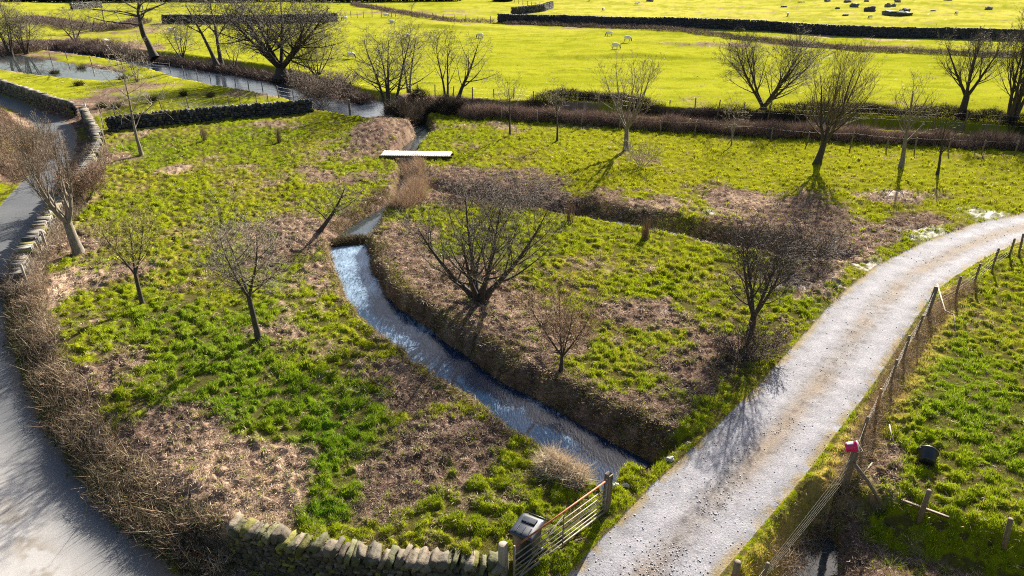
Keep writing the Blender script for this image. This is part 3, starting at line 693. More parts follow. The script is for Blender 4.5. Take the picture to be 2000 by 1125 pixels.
make_tree('alder_tree', 1490, 216, 48, 200, 'wide twin-trunked tree behind the middle of the hedge', group=RIV, seed=21, r0=.36, fk=.05, stems=7, fork=.12, n1=10, n2=10, n3=7, up=.25, spread=.6, base_spread=.7, wig=.06, bark='bark_dark', tw=(.10, .08, .06))
make_tree('alder_tree', 1874, 236, 50, 150, 'single-trunked tree with tiered boughs behind the hedge', group=RIV, seed=22, r0=.33, fk=.28, stems=5, fork=.1, n1=9, n2=9, n3=8, up=.25, spread=.75, base_spread=.8, wig=.07, bark='bark_dark', tw=(.11, .09, .07))
make_tree('alder_tree', 1974, 240, 10, 110, 'many-stemmed tree behind the hedge cut by the right edge', group=RIV, seed=23, r0=.3, stems=5, fork=.2, n1=12, n2=8, n3=5, up=.4, spread=.7, base_spread=.14, bark='bark_dark', tw=(.10, .08, .06))
make_tree('riverside_tree', 762, 222, 32, 160, 'tall loose clump of stems at the bend of the river', group=RIV, seed=24, r0=.28, stems=4, fork=.24, n1=14, n2=8, n3=5, up=.5, spread=.6, base_spread=.16, bark='bark_dark', tw=(.12, .10, .06))
make_tree('riverside_tree', 799, 184, 44, 84, 'slender brown-twigged tree just right of the river bend clump', group=RIV, seed=25, r0=.16, stems=2, fork=.3, n1=14, n2=8, n3=5, up=.6, spread=.5, base_spread=.08, bark='bark_dark', tw=(.14, .10, .07))
make_tree('riverside_tree', 872, 196, 48, 74, 'narrower of the two open trees at the left end of the hedge', group=RIV, seed=26, r0=.17, stems=2, fork=.24, n1=12, n2=7, n3=5, up=.4, spread=.65, base_spread=.06, bark='bark_dark', tw=(.10, .08, .05))
make_tree('riverside_tree', 893, 198, 56, 110, 'tree leaning right with long boughs at the left end of the hedge', group=RIV, seed=27, r0=.2, stems=1, fork=.2, n1=12, n2=8, n3=5, up=.35, spread=.75, lean=(.3, 0), bark='bark_dark', tw=(.11, .09, .06))
make_tree('great_tree', 551, 148, -28, 225, 'huge dark many-trunked tree on the river bank', group=RIV, seed=28, r0=.75, fk=.10, stems=8, fork=.18, n1=13, n2=11, n3=9, up=.45, spread=.6, base_spread=.55, wig=.06, bark='bark_dark', tw=(.075, .06, .045), twigr=.008)
make_tree('oak_tree', 302, 112, -55, 240, 'stout tall oak-like tree with bare trunk and wide boughs', group=RIV, seed=29, r0=.5, stems=1, fork=.42, n1=12, n2=9, n3=6, up=.25, spread=1.0, wig=.2, bark='bark_dark', tw=(.09, .075, .055), lean=(-.02, 0))
make_tree('riverside_tree', 424, 128, -30, 110, 'leaning trunk left of the pair by the huge tree', group=RIV, seed=30, r0=.3, stems=1, fork=.4, n1=10, n2=8, n3=6, up=.3, spread=.7, lean=(-.22, 0), bark='bark_dark', tw=(.10, .085, .06))
make_tree('riverside_tree', 433, 126, -35, 90, 'upright trunk right of the pair by the huge tree', group=RIV, seed=31, r0=.3, stems=1, fork=.35, n1=10, n2=8, n3=5, up=.3, spread=.7, bark='bark_dark', tw=(.10, .085, .06))
make_tree('shrubby_tree', 356, 115, 35, 90, 'low multi-stemmed tree between the oak-like tree and the pair', group=RIV, seed=32, r0=.16, stems=5, fork=.2, n1=9, n2=7, n3=5, up=.3, spread=.7, base_spread=.35, bark='bark_dark', tw=(.13, .11, .07))
make_tree('shrubby_tree', 620, 150, 42, 130, 'bushy yellow-green tree just right of the huge tree', group=RIV, seed=33, r0=.16, stems=6, fork=.15, n1=10, n2=9, n3=6, up=.5, spread=.6, base_spread=.4, bark='bark_dark', tw=(.16, .14, .06))
make_tree('shrubby_tree', 458, 132, 60, 60, 'small twiggy tree under the left boughs of the huge tree', group=RIV, seed=34, r0=.1, stems=3, fork=.2, n1=8, n2=6, n3=5, up=.3, spread=.7, base_spread=.3, bark='bark_dark', tw=(.13, .11, .07))
make_tree('pale_tree', 268, 160, 60, 70, 'pale thin tree beyond the flooded pool', group=RIV, seed=35, r0=.09, stems=3, fork=.2, n1=7, n2=5, n3=4, up=.5, spread=.6, base_spread=.2, tw=(.25, .20, .14))
LFT = 'trees at the top left beyond the flooded pool'
make_tree('bank_tree', 22, 108, -10, 80, 'leftmost of the dense trees beyond the flooded pool', group=LFT, seed=36, r0=.2, stems=5, fork=.2, n1=10, n2=8, n3=6, up=.5, spread=.5, base_spread=.15, bark='bark_dark', tw=(.15, .12, .10))
make_tree('bank_tree', 52, 106, 2, 84, 'right one of the dense trees beyond the flooded pool', group=LFT, seed=37, r0=.2, stems=6, fork=.2, n1=10, n2=8, n3=6, up=.5, spread=.5, base_spread=.2, bark='bark_dark', tw=(.15, .12, .10))
make_tree('bank_tree', 147, 80, 12, 80, 'round tree left of the oak-like tree in the rough ground', group=LFT, seed=38, r0=.24, stems=3, fork=.2, n1=10, n2=8, n3=7, up=.3, spread=.7, base_spread=.25, bark='bark_dark', tw=(.16, .12, .09))
make_tree('bank_tree', 180, 62, 22, 44, 'small distant tree between the round tree and the oak-like tree', group=LFT, seed=39, r0=.16, stems=2, fork=.2, n1=8, n2=6, n3=4, up=.3, spread=.7, base_spread=.2, bark='bark_dark', tw=(.15, .12, .09))
make_tree('bank_tree', 205, 50, -8, 46, 'tall distant tree at the top edge left of the oak-like tree', group=LFT, seed=40, r0=.16, stems=1, fork=.3, n1=9, n2=6, n3=4, up=.4, spread=.6, bark='bark_dark', tw=(.14, .11, .08))
make_tree('distant_tree', 805, 32, 4, 16, 'tiny lone tree on the distant fence line', group=LFT, seed=41, r0=.1, stems=1, fork=.25, n1=9, n2=5, n3=2, up=.6, spread=.5, bark='bark_dark', tw=(.14, .11, .08))
# shrubs
make_tree('shrub', 1254, 328, 268, 84, 'thin-stemmed yellow shrub on a bare patch by the vase-shaped tree', 'shrub', seed=50, r0=.035, stems=9, fork=.15, n1=6, n2=5, n3=2, up=.6, spread=.5, base_spread=.7, tw=(.32, .26, .10))
make_tree('shrub', 168, 400, 318, 95, 'dense reddish-brown bush on the lane wall behind the pollard', 'shrub', seed=51, r0=.04, stems=14, fork=.1, n1=9, n2=8, n3=5, up=.5, spread=.6, base_spread=.6, tw=(.22, .13, .08), bark='bark_dark')
make_tree('shrub', 634, 214, 132, 105, 'big grey-brown bush at the end of the dark stone wall', 'shrub', seed=52, r0=.06, stems=14, fork=.1, n1=10, n2=9, n3=6, up=.35, spread=.75, base_spread=.7, tw=(.17, .12, .09), bark='bark_dark')
make_tree('shrub', 675, 190, 140, 60, 'darker bush right of the big grey-brown bush', 'shrub', seed=53, r0=.05, stems=9, fork=.1, n1=8, n2=8, n3=5, up=.3, spread=.75, base_spread=.7, tw=(.13, .09, .08), bark='bark_dark')
make_tree('shrub', 1490, 690, 628, 100, 'tangle of brown stems at the foot of the forked tree', 'shrub', seed=54, r0=.018, stems=13, fork=.1, n1=6, n2=6, n3=3, up=.4, spread=.6, base_spread=.8, tw=(.18, .11, .07), bark='bark_dark')
make_tree('shrub', 1445, 700, 655, 110, 'low dark bramble left of the forked tree foot', 'shrub', seed=55, r0=.02, stems=18, fork=.1, n1=6, n2=6, n3=3, up=.1, spread=.8, base_spread=1.4, tw=(.11, .075, .06), bark='bark_dark')
make_tree('shrub', 1570, 510, 440, 150, 'broad dark bramble on the wet ground above the forked tree', 'shrub', seed=56, r0=.02, stems=22, fork=.1, n1=7, n2=7, n3=4, up=.1, spread=.8, base_spread=1.4, tw=(.10, .07, .055), bark='bark_dark')
make_tree('shrub', 985, 395, 350, 230, 'broad brown bramble on the ditch bank above the large dark tree', 'shrub', seed=57, r0=.02, stems=24, fork=.1, n1=7, n2=7, n3=4, up=.1, spread=.8, base_spread=1.6, tw=(.13, .09, .07), bark='bark_dark')
make_tree('shrub', 90, 330, 218, 60, 'thin pale saplings growing from the left verge of the lane', 'shrub', seed=58, r0=.03, stems=6, fork=.15, n1=6, n2=5, n3=3, up=.8, spread=.4, base_spread=.35, tw=(.22, .19, .13))
STB = 'bundles of brown upright stems on the meadow'
for (x, y, t, wd, sd_, lb) in [(400, 278, 247, 10, 60, 'left bundle of stems beyond the pollard, in the grass'), (545, 280, 249, 10, 61, 'bundle of stems in the grass halfway to the footbridge'),
        (1112, 436, 392, 18, 62, 'tall reddish bundle of stems at the left end of the ditch'), (1259, 468, 424, 18, 63, 'reddish bundle of stems below the ditch with a long shadow')]:
    b = P(x, y); H = hgt_between(x, y, t, b[2]); n = 55; r_ = np.random.default_rng(sd_)
    off = r_.normal(size=(n, 2)) * wd / PXM(b) * .22
    a = np.c_[off, np.full(n, -.1)]; c = np.c_[off * r_.uniform(1, 1.8, (n, 1)), H * r_.uniform(.6, 1, n)]
    v, f = frusta(a, c, np.full(n, .010), np.full(n, .005), 4)
    tag(mk_mesh('stem_bundle', v, f, M['twig'], vcol=np.repeat(np.array([.15, .09, .06]) * r_.uniform(.5, 1.4, n)[:, None], 8, 0)), lb, 'plant stems', STB).location = b
# ------------------------------------------------------------------ brushwood hedges and scrub
def path_pts(pts, step):
    pts = np.array(pts, float)[:, :2]; sg = np.linalg.norm(np.diff(pts, axis=0), axis=1); cum = np.r_[0, np.cumsum(sg)]
    t = np.arange(0, cum[-1], step) + step * .5; t = t[t < cum[-1]]
    x = np.interp(t, cum, pts[:, 0]); y = np.interp(t, cum, pts[:, 1]); k = np.clip(np.searchsorted(cum, t) - 1, 0, len(sg) - 1)
    d = np.diff(pts, axis=0)[k] / sg[k][:, None]
    return np.c_[x, y], d, t, cum[-1]
def tz(X, Y): return terrain(np.asarray(X, float), np.asarray(Y, float), lumps=False)[0]
def brush(name, label, cat, pts, width, height, n, cols, tl=(.2, .6), tw=.010, upb=.5, seed=1, green=0.0, base_z=None, group=None, taper=1.0, kind=None, gcol=(.05, .08, .015), noise_h=.5):
    r_ = np.random.default_rng(seed)
    xy, d, t, L = path_pts(pts, .02)
    if len(xy) < 3: xy, d, t, L = path_pts(pts, .002)
    i = r_.integers(0, len(xy), n); nn = np.c_[-d[i][:, 1], d[i][:, 0]]
    u = r_.uniform(-1, 1, n) * width / 2 * (1 + .35 * (vnoise(t[i] / 1.1, t[i] * 0, seed) - .5) * 2)
    x = xy[i][:, 0] + nn[:, 0] * u + r_.normal(size=n) * .08; y = xy[i][:, 1] + nn[:, 1] * u + r_.normal(size=n) * .08
    z = tz(x, y) if base_z is None else np.full(n, base_z)
    hh = height * (1 - noise_h + noise_h * 2 * fbm(x, y, 1.3, 2, seed)) * np.sqrt(np.clip(1 - (u / (width * .62)) ** 2, .05, 1)) * taper
    q = r_.random(n) ** .8; zz = z + q * hh * .85 - .05
    D = r_.normal(size=(n, 3)); D[:, 2] = np.abs(D[:, 2]) * .6 + upb; D /= np.linalg.norm(D, axis=1, keepdims=True)
    Ls = r_.uniform(*tl, n); lod = np.maximum(1, y / 30) ** .8
    V, Fc = ribbons(np.c_[x, y, zz], D, Ls, np.full(n, tw) * lod * r_.uniform(.6, 1.5, n))
    cols = np.array(cols); c = cols[r_.integers(0, len(cols), n)] * r_.uniform(.55, 1.35, n)[:, None]
    if green:
        gm = (r_.random(n) < green) & (q < .6); c[gm] = np.array(gcol) * r_.uniform(.6, 1.6, gm.sum())[:, None]
        Vr = V.reshape(n, 3, 3); ctr = Vr[gm][:, :1]; k = r_.normal(size=(gm.sum(), 3, 3)) * .045 * np.minimum(lod[gm], 3)[:, None, None]
        Vr[gm] = ctr + k; V = Vr.reshape(-1, 3)
    o = mk_mesh(name, V, Fc, M['straw'], vcol=np.repeat(c, 3, 0))
    return tag(o, label, cat, group, kind)
def wp(L, z=0.0): return [P(x, y)[:2] for x, y in L]
OCH = [(.34, .24, .13), (.42, .31, .19), (.24, .15, .09), (.5, .4, .28)]
BR = [(.22, .14, .09), (.30, .20, .13), (.14, .09, .07), (.36, .27, .19), (.09, .065, .05)]
PU = [(.17, .11, .10), (.22, .15, .13), (.11, .075, .07), (.28, .20, .17), (.07, .05, .05)]
DKB = [(.045, .035, .03), (.07, .05, .045), (.03, .025, .022)]
hl = [(54, 545), (64, 620), (84, 690), (120, 765), (160, 840), (215, 915), (290, 985), (365, 1035), (440, 1062)]
brush('bramble_hedge', 'long brown bramble hedge curving between the lane and the meadow down to the stone wall', 'hedge', [G(x, y, -.1)[:2] for x, y in hl], 1.25, .40, 34000, [(.36, .25, .17), (.46, .34, .24), (.26, .18, .12), (.55, .43, .32), (.16, .11, .08), (.05, .035, .03), (.30, .26, .10)], (.12, .40), .012, .35, 71, green=.12, noise_h=.8)
brush('ivy_shade_strip', 'ivy and bramble undergrowth coloured dark for the shaded lane side of the hedge', 'undergrowth', [G(x - 22, y + 10, -.4)[:2] for x, y in hl], 1.0, .5, 26000, [(.04, .045, .015), (.05, .035, .025), (.025, .03, .012), (.09, .06, .04)], (.1, .3), .012, .2, 172, green=.35, gcol=(.04, .075, .015), noise_h=.7)  # dark colours paint the shaded face of the hedge onto the undergrowth
brush('bramble_shoots', 'long arching bramble shoots standing up out of the lane hedge', 'brush', [G(x, y, -.1)[:2] for x, y in hl], 1.1, .55, 1200, BR[:4], (.4, .9), .014, .8, 171, noise_h=.8)
brush('wall_brush', 'pale dry brush hanging over the lane wall behind the leaning pollard', 'brush', wp([(196, 300), (185, 330), (160, 370), (130, 420), (95, 470), (62, 530), (48, 590)]), 1.3, 1.0, 45000, BR + [(.5, .42, .33)] * 2, (.15, .5), .009, .3, 72, green=.05)
brush('lane_bank_scrub', 'brown bracken scrub on the bank left of the lane', 'scrub', wp([(-60, 215), (-20, 260), (20, 250), (45, 285), (20, 320), (-30, 330)]), 4.2, .8, 60000, BR, (.15, .5), .010, .3, 73, green=.06)
brush('gorse_bush', 'small bright yellow bush at the edge of the left lane verge', 'bush', wp([(50, 298), (60, 284)]), .9, .7, 3500, [(.55, .36, .02), (.45, .33, .03), (.2, .2, .03)], (.08, .22), .022, .5, 74)
hf = [(905, 226), (1000, 233), (1100, 239), (1250, 250), (1400, 259), (1600, 272), (1800, 282), (2000, 292), (2200, 300)]
brush('field_hedge', 'long brown and purple scrub hedge across the meadow behind the row of young trees', 'hedge', wp(hf), 2.0, .95, 120000, PU + BR[:2], (.25, .8), .010, .7, 75, green=.02)
hb = [(780, 214), (860, 206), (1000, 207), (1150, 213), (1300, 221), (1500, 233), (1700, 243), (1900, 254), (2100, 262), (2300, 272)]
brush('shaded_bank_brush', 'low brush coloured dark for the backlit river bank behind the long scrub hedge', 'hedge', wp(hb), 1.4, 1.15, 60000, DKB, (.2, .7), .014, .5, 76)  # stands in for the river bank, its backlit shade put into the colour
brush('river_bank_scrub', 'dark scrub on the river bank under the huge tree', 'scrub', wp([(120, 90), (210, 101), (300, 110), (400, 124), (470, 133), (560, 148), (640, 165), (720, 188)]), 2.2, 1.2, 60000, DKB + PU[:1], (.3, .9), .012, .5, 77)
brush('creek_scrub', 'brown scrub between the left trees and the river', 'scrub', wp([(-60, 104), (40, 104), (110, 96), (180, 104), (240, 112)]), 4.0, 1.6, 30000, PU + DKB[:1], (.3, .9), .012, .5, 78)
brush('rough_scrub', 'distant brown scrub left of the oak-like tree', 'scrub', wp([(60, 40), (150, 55), (230, 60), (280, 45)]), 5, 1.3, 20000, PU, (.3, .9), .014, .5, 79)
brush('confluence_scrub', 'tangled dark branches where the brook meets the river', 'scrub', wp([(770, 232), (830, 230), (905, 224)]), 1.8, 1.5, 22000, DKB + [(.16, .12, .08)], (.3, 1.1), .011, .5, 80)
brush('distant_hedge_shade', 'distant hedge coloured dark for the shadow strip along the top edge of the picture', 'hedge', wp([(-200, 6), (200, 4), (500, 3), (900, 2)]), 5, 4.0, 40000, [(.02, .03, .02), (.03, .035, .03)], (.8, 2), .05, .4, 81, noise_h=.25)  # near-black colours put the tree and hedge shadow into the brush
brush('distant_bush', 'dark bush at the top edge beside the far pasture wall', 'bush', wp([(965, 3), (1000, 3)]), 6, 3, 5000, [(.03, .045, .02)], (.6, 1.4), .04, .4, 82)
brush('fence_scrub', 'purple-brown scrub under the distant diagonal fence', 'scrub', wp([(690, 8), (760, 22), (830, 34), (880, 42), (965, 45)]), 2.4, .8, 12000, PU, (.3, .8), .014, .4, 83)
brush('wall_foot_scrub', 'scrub at the foot of the long field wall', 'scrub', wp([(985, 46), (1100, 50), (1200, 55), (1300, 58), (1420, 72)]), 3.5, .6, 12000, PU + [(.12, .12, .03)], (.3, .8), .014, .3, 84)
brush('ditch_scrub', 'thin line of scrub along the pasture ditch at the upper right', 'scrub', wp([(1420, 74), (1560, 88), (1700, 100), (1850, 106), (2010, 112)]), 2.8, .7, 14000, PU + [(.10, .11, .03)] * 2, (.3, .8), .013, .3, 85)
RD = 'rush clumps around the flooded meadow'
for k, (x, y, r_, h_, lb) in enumerate([(107, 146, .9, .9, 'rush clump standing in the flooded pool'), (160, 137, 1.0, .8, 'rush clump on the far edge of the flooded pool'), (155, 168, .8, .5, 'low rush clump below the flooded pool'),
        (240, 155, .9, .9, 'rush clump at the right end of the flooded pool'), (200, 212, .7, .6, 'left rush clump above the dark stone wall'), (227, 213, .7, .6, 'right rush clump above the dark stone wall'),
        (300, 200, .4, .8, 'narrow rush clump in the middle of the wet meadow'), (359, 188, .5, .6, 'rush clump right of the wet patch'), (412, 190, .5, .4, 'small low rush clump near the river fence')]):
    c = P(x, y)[:2]; brush('rush_clump', lb, 'rushes', [c - (.3 * r_, .05), c + (.3 * r_, .1)], r_ * .9, h_ * .35, 420, [(.07, .08, .02), (.13, .12, .04), (.10, .07, .04)], (.3, .8), .022, .9, 90 + k, group=RD, noise_h=.9)
brush('reeds', 'pale dry reeds filling the brook below the footbridge', 'reeds', wp([(795, 322), (805, 340), (812, 365), (805, 392), (770, 412)]), 1.2, .6, 12000, OCH + [(.36, .22, .17), (.3, .18, .14)], (.3, .9), .011, 1.2, 101, kind='stuff')
L_ = CH_STREAM; dd_ = np.gradient(L_[:, :2], axis=0); dd_ /= np.linalg.norm(dd_, axis=1, keepdims=True); nn_ = np.c_[-dd_[:, 1], dd_[:, 0]]
brush('bank_grass', 'rough tussocks hanging over the far bank of the stream', 'grass', list(L_[:, :2] + nn_ * (L_[:, 2:3] + np.linspace(.3, .8, len(L_))[:, None])), 1.2, .24, 24000, [(.14, .14, .02), (.22, .17, .06), (.09, .10, .015), (.30, .22, .12), (.10, .07, .04), (.20, .22, .02)], (.08, .26), .014, .1, 105, kind='stuff', noise_h=.9)
brush('bank_edge_grass', 'golden tussocks along the near edge of the stream', 'grass', list(L_[:, :2] - nn_ * (L_[:, 2:3] + .22)), .5, .20, 15000, [(.30, .26, .05), (.44, .33, .14), (.22, .22, .02), (.5, .40, .22), (.14, .10, .04)], (.08, .24), .013, .3, 106, kind='stuff', noise_h=.9)
brush('pool_bank_grass', 'tan tussocks round the small pool and weir', 'grass', list(CH_POOL[:5, :2] + np.array([-.95, .1])), .9, .25, 7000, [(.30, .22, .12), (.2, .18, .04), (.12, .08, .05), (.42, .32, .2)], (.08, .3), .013, .1, 108, kind='stuff', noise_h=.9)
brush('brook_bank_grass', 'olive tussocks on the right bank of the brook', 'grass', list(CH_POOL[:8, :2] + np.array([.85, -.2])), .9, .22, 7000, [(.22, .22, .03), (.2, .15, .06), (.12, .12, .02), (.36, .28, .14)], (.08, .26), .013, .1, 109, kind='stuff', noise_h=.9)
brush('weir_debris', 'dark twigs and sods lodged across the little weir', 'debris', [G(650, 474, -.4)[:2], G(690, 466, -.4)[:2], G(722, 462, -.4)[:2]], .5, .16, 5000, [(.08, .055, .04), (.16, .11, .07), (.05, .04, .03), (.2, .18, .06)], (.1, .35), .013, .05, 110)
brush('ditch_bank_grass', 'dark tufts and brambles on the far bank of the ditch', 'scrub', list(CH_DITCH[3:, :2] + np.array([.1, 1.3])), 2.0, .3, 16000, [(.06, .07, .015), (.12, .08, .05), (.05, .035, .03), (.22, .16, .10)], (.1, .35), .014, .2, 107, kind='stuff', noise_h=.9)
brush('dry_grass_clump', 'big pale straw clump on the stream bank behind the metal gate', 'dry grass', [G(1070, 905)[:2], G(1110, 922)[:2], G(1150, 940)[:2]], .85, .55, 6500, [(.55, .43, .30), (.42, .32, .22), (.62, .52, .38)], (.25, .65), .011, .3, 102)
brush('tall_straw', 'few long pale stalks leaning over the stream behind the straw clump', 'dry stalks', [G(1110, 905)[:2], G(1160, 925)[:2]], .5, .5, 60, [(.5, .4, .28)], (.5, 1.1), .012, .5, 103)
brush('fence_litter', 'dry brush and leaves caught along the track fence', 'brush', [G(x, y)[:2] for x, y in [(1895, 560), (1830, 610), (1780, 680), (1735, 760), (1695, 840), (1655, 930), (1590, 1010), (1530, 1080)]], .55, .45, 16000, OCH + BR[:3], (.12, .4), .009, .3, 104)
# ------------------------------------------------------------------ stone walls
def cube_tpl(n):
    """subdivided cube, partly rounded: verts, quads"""
    V = []; idx = {}; Fc = []
    def vid(p):
        k = tuple(np.round(p, 4))
        if k not in idx: idx[k] = len(V); V.append(p)
        return idx[k]
    for ax in range(3):
        for s_ in (-1, 1):
            for i in range(n):
                for j in range(n):
                    q = []
                    for (a, b) in ((i, j), (i + 1, j), (i + 1, j + 1), (i, j + 1)):
                        p = np.zeros(3); p[ax] = s_; p[(ax + 1) % 3] = a / n * 2 - 1; p[(ax + 2) % 3] = b / n * 2 - 1
                        q.append(vid(p))
                    Fc.append(q if s_ > 0 else q[::-1])
    return np.array(V), np.array(Fc)
TPL = {1: cube_tpl(1), 2: cube_tpl(2), 3: cube_tpl(3), 6: cube_tpl(6)}
def stones(c, size, R, seed, n=2, rnd=.35, jit=.12):
    """c (m,3) centres, size (m,3) full sizes, R (m,3,3)"""
    r_ = np.random.default_rng(seed); T, Q = TPL[n]; m = len(c)
    S = T / np.linalg.norm(T, axis=1, keepdims=True) * 1.15
    Tv = T * (1 - rnd) + S * rnd
    V = Tv[None] * (1 + r_.normal(size=(m, len(T), 3)) * jit) * (size / 2)[:, None, :]
    V = np.einsum('mij,mkj->mki', R, V) + c[:, None, :]
    Fc = (np.arange(m) * len(T))[:, None, None] + Q[None]
    return V.reshape(-1, 3), Fc.reshape(-1, 4), len(T)
def rotz(a): 
    z = np.zeros_like(a); o = np.ones_like(a)
    return np.stack([np.cos(a), -np.sin(a), z, np.sin(a), np.cos(a), z, z, z, o], -1).reshape(-1, 3, 3)
def roty(a):
    z = np.zeros_like(a); o = np.ones_like(a)
    return np.stack([np.cos(a), z, np.sin(a), z, o, z, -np.sin(a), z, np.cos(a)], -1).reshape(-1, 3, 3)
GREY = [(.085, .078, .07), (.12, .108, .092), (.055, .052, .048), (.11, .092, .065)]
def stone_cols(m, cols, r_, moss=.15, n=1, vz=None):
    c = np.array(cols)[r_.integers(0, len(cols), m)] * r_.uniform(.65, 1.3, m)[:, None]
    k = r_.random(m) < moss; c[k] = np.array((.13, .12, .03)) * r_.uniform(.6, 1.4, k.sum())[:, None]
    return c
def wall(name, label, pts, height, thick, ssz, seed, n=1, cope=.22, zb=None, cols=GREY, moss=.08, lean=.5, group=None, top=None, drop=.1):
    r_ = np.random.default_rng(seed)
    root = empty(name, (*pts[0][:2], 0), label, 'stone wall', group)
    root.location = (0, 0, 0)
    Cc = []; Sz = []; An = []; Bt = []
    rows = max(2, int(height / (ssz * .62))); rh = height / rows
    for sd_ in (-1, 1):
        for k in range(rows):
            stp = ssz * r_.uniform(.9, 1.15); xy, d, t, L = path_pts(pts, stp)
            nn = np.c_[-d[:, 1], d[:, 0]]; th = thick * (1 - .25 * k / rows)
            p = xy + nn * sd_ * th * .30 + d * r_.uniform(-.2, .2, len(xy))[:, None] * stp
            z = (tz(xy[:, 0], xy[:, 1]) if zb is None else np.full(len(xy), zb)) + (k + .5) * rh - drop
            Cc.append(np.c_[p, z + r_.normal(size=len(p)) * .12 * rh]); m = len(p)
            Sz.append(np.c_[np.full(m, stp) * r_.uniform(.7, 1.2, m), np.full(m, th * .5) * r_.uniform(.9, 1.25, m), rh * r_.uniform(.75, 1.15, m)])
            An.append(np.arctan2(d[:, 1], d[:, 0]) + r_.normal(size=m) * .08); Bt.append(r_.normal(size=m) * .06)
    c = np.concatenate(Cc); R = rotz(np.concatenate(An)) @ roty(np.concatenate(Bt)); sz = np.concatenate(Sz)
    V, Q, tn = stones(c, sz, R, seed, n, .2, .12)
    vc = np.repeat(stone_cols(len(c), cols, r_, moss), tn, 0)
    xy, d, t, L = path_pts(pts, ssz); nn = np.c_[-d[:, 1], d[:, 0]] * thick * .28; zc = (tz(xy[:, 0], xy[:, 1]) if zb is None else np.full(len(xy), zb)) - drop
    q = np.stack([np.c_[xy + nn, zc - .1], np.c_[xy + nn, zc + height * .96], np.c_[xy - nn, zc + height * .96], np.c_[xy - nn, zc - .1]], 1).reshape(-1, 3); n0 = len(V); k_ = np.arange(len(xy) - 1)[:, None] * 4 + n0
    Q = np.concatenate([Q] + [k_ + np.array([[a_, a_ + 1, a_ + 5, a_ + 4]]) for a_ in range(3)]); V = np.concatenate([V, q]); vc = np.concatenate([vc, np.full((len(q), 3), .04)])
    mk_mesh('wall_face', V, Q, M['stone'], vcol=vc, parent=root)
    if cope:
        stp = cope * .78; xy, d, t, L = path_pts(pts, stp); m = len(xy)
        z = (tz(xy[:, 0], xy[:, 1]) if zb is None else np.full(m, zb)) + height - drop + cope * .42
        c = np.c_[xy + r_.normal(size=(m, 2)) * .03, z + r_.normal(size=m) * .03]
        R = rotz(np.arctan2(d[:, 1], d[:, 0]) + r_.normal(size=m) * .12) @ roty(lean * r_.uniform(.2, 1.2, m) + r_.normal(size=m) * .2)
        sz = np.c_[stp * r_.uniform(.55, 1.5, m), thick * r_.uniform(.65, 1.1, m), cope * 1.4 * r_.uniform(.6, 1.2, m)]
        V, Q, tn = stones(c, sz, R, seed + 1, max(n, 1), .12, .10)
        cc = stone_cols(m, [tuple(min(1, v * 1.6) for v in q) for q in cols], r_, moss)  # face colours lightened: lit wall top against shaded face, painted in
        mk_mesh('coping_stones', V, Q, M['stone'], vcol=np.repeat(cc, tn, 0), parent=root)
    return root
wall('stone_wall', 'lichen-spotted dry-stone wall with slanting cope stones at the bottom edge', FW, 1.0, .5, .17, 201, n=3, cope=.21, zb=-1.0, moss=.10, lean=1.0, cols=[(.08, .066, .048), (.115, .095, .07), (.06, .052, .04), (.07, .068, .035)], drop=0)
wall('stone_wall', 'dark dry-stone wall along the meadow behind the pale slender tree', wp([(212, 258), (300, 247), (380, 240), (460, 232), (540, 226), (612, 218)]), 1.05, .6, .27, 203, n=2, cope=.2, cols=[(.05, .05, .052), (.085, .08, .078), (.03, .03, .034)], moss=.04)
wall('stone_wall', 'dry-stone wall on the far side of the lane ending at the small gate', wp([(-120, 148), (0, 178), (60, 200), (110, 219), (148, 229)]), 1.15, .6, .34, 205, n=1, cope=.26)
wall('stone_wall', 'tumbling dry-stone wall between lane and meadow below the small gate', wp([(168, 232), (178, 250), (190, 272), (198, 300), (186, 330), (160, 368), (128, 420), (92, 470), (62, 520), (45, 575)]), .95, .6, .32, 207, n=1, cope=.24, moss=.12, drop=.2)
wall('stone_wall', 'very long dark field wall across the upper right', wp([(972, 44), (1100, 47), (1250, 53), (1400, 57), (1500, 61), (1650, 71), (1800, 75), (2000, 79), (2300, 86)]), 1.7, .7, .4, 209, n=1, cope=.22, cols=[(.04, .04, .05), (.06, .06, .065)], moss=0)
wall('stone_wall', 'distant dark wall behind the trunks of the oak-like and huge trees', wp([(318, 46), (440, 46), (570, 44), (660, 42)]), 1.6, .7, .4, 211, n=1, cope=.22, cols=[(.04, .04, .05), (.065, .06, .065)], moss=0)
wall('stone_wall', 'short distant wall at the top left above the rough ground', wp([(140, 19), (200, 15)]), 1.5, .7, .4, 213, n=1, cope=.22, cols=[(.08, .08, .08), (.12, .12, .11)], moss=0)
wall('stone_wall', 'stub of wall at the corner of the distant fence near the top', wp([(1000, 29), (1040, 25), (1062, 22), (1078, 16)]), 1.6, 1.0, .4, 215, n=1, cope=.22, cols=[(.05, .05, .06), (.09, .09, .09)], moss=0)
# boulders
def boulder(px, py, wpx, hpx, seed, label, group=None, name='boulder', cols=((.10, .10, .10),), sink=.25, flat=1.0):
    b = P(px, py); s_ = PXM(b); wd = wpx / s_ * .9; h = hpx / s_ * .8; r_ = np.random.default_rng(seed)
    T, Q = TPL[6]; U = T / np.linalg.norm(T, axis=1, keepdims=True); Vv = (T * .15 + U * .9)
    nz = 1 + (fbm(Vv[:, 0] * 2 + seed, Vv[:, 1] * 2 + Vv[:, 2] * 2.3, .8, 3, seed) - .5) * 1.3
    Vv = Vv * nz[:, None] * np.array([wd / 2, wd * .36 * flat, h * .75])
    o = mk_mesh(name, Vv + (0, 0, h * .3), Q, M['stone'], vcol=np.array(cols[seed % len(cols)]) * np.ones((len(Vv), 1)))
    o.location = b; o.rotation_euler = (0, 0, r_.uniform(-.4, .4)); return tag(o, label, 'boulder', group)
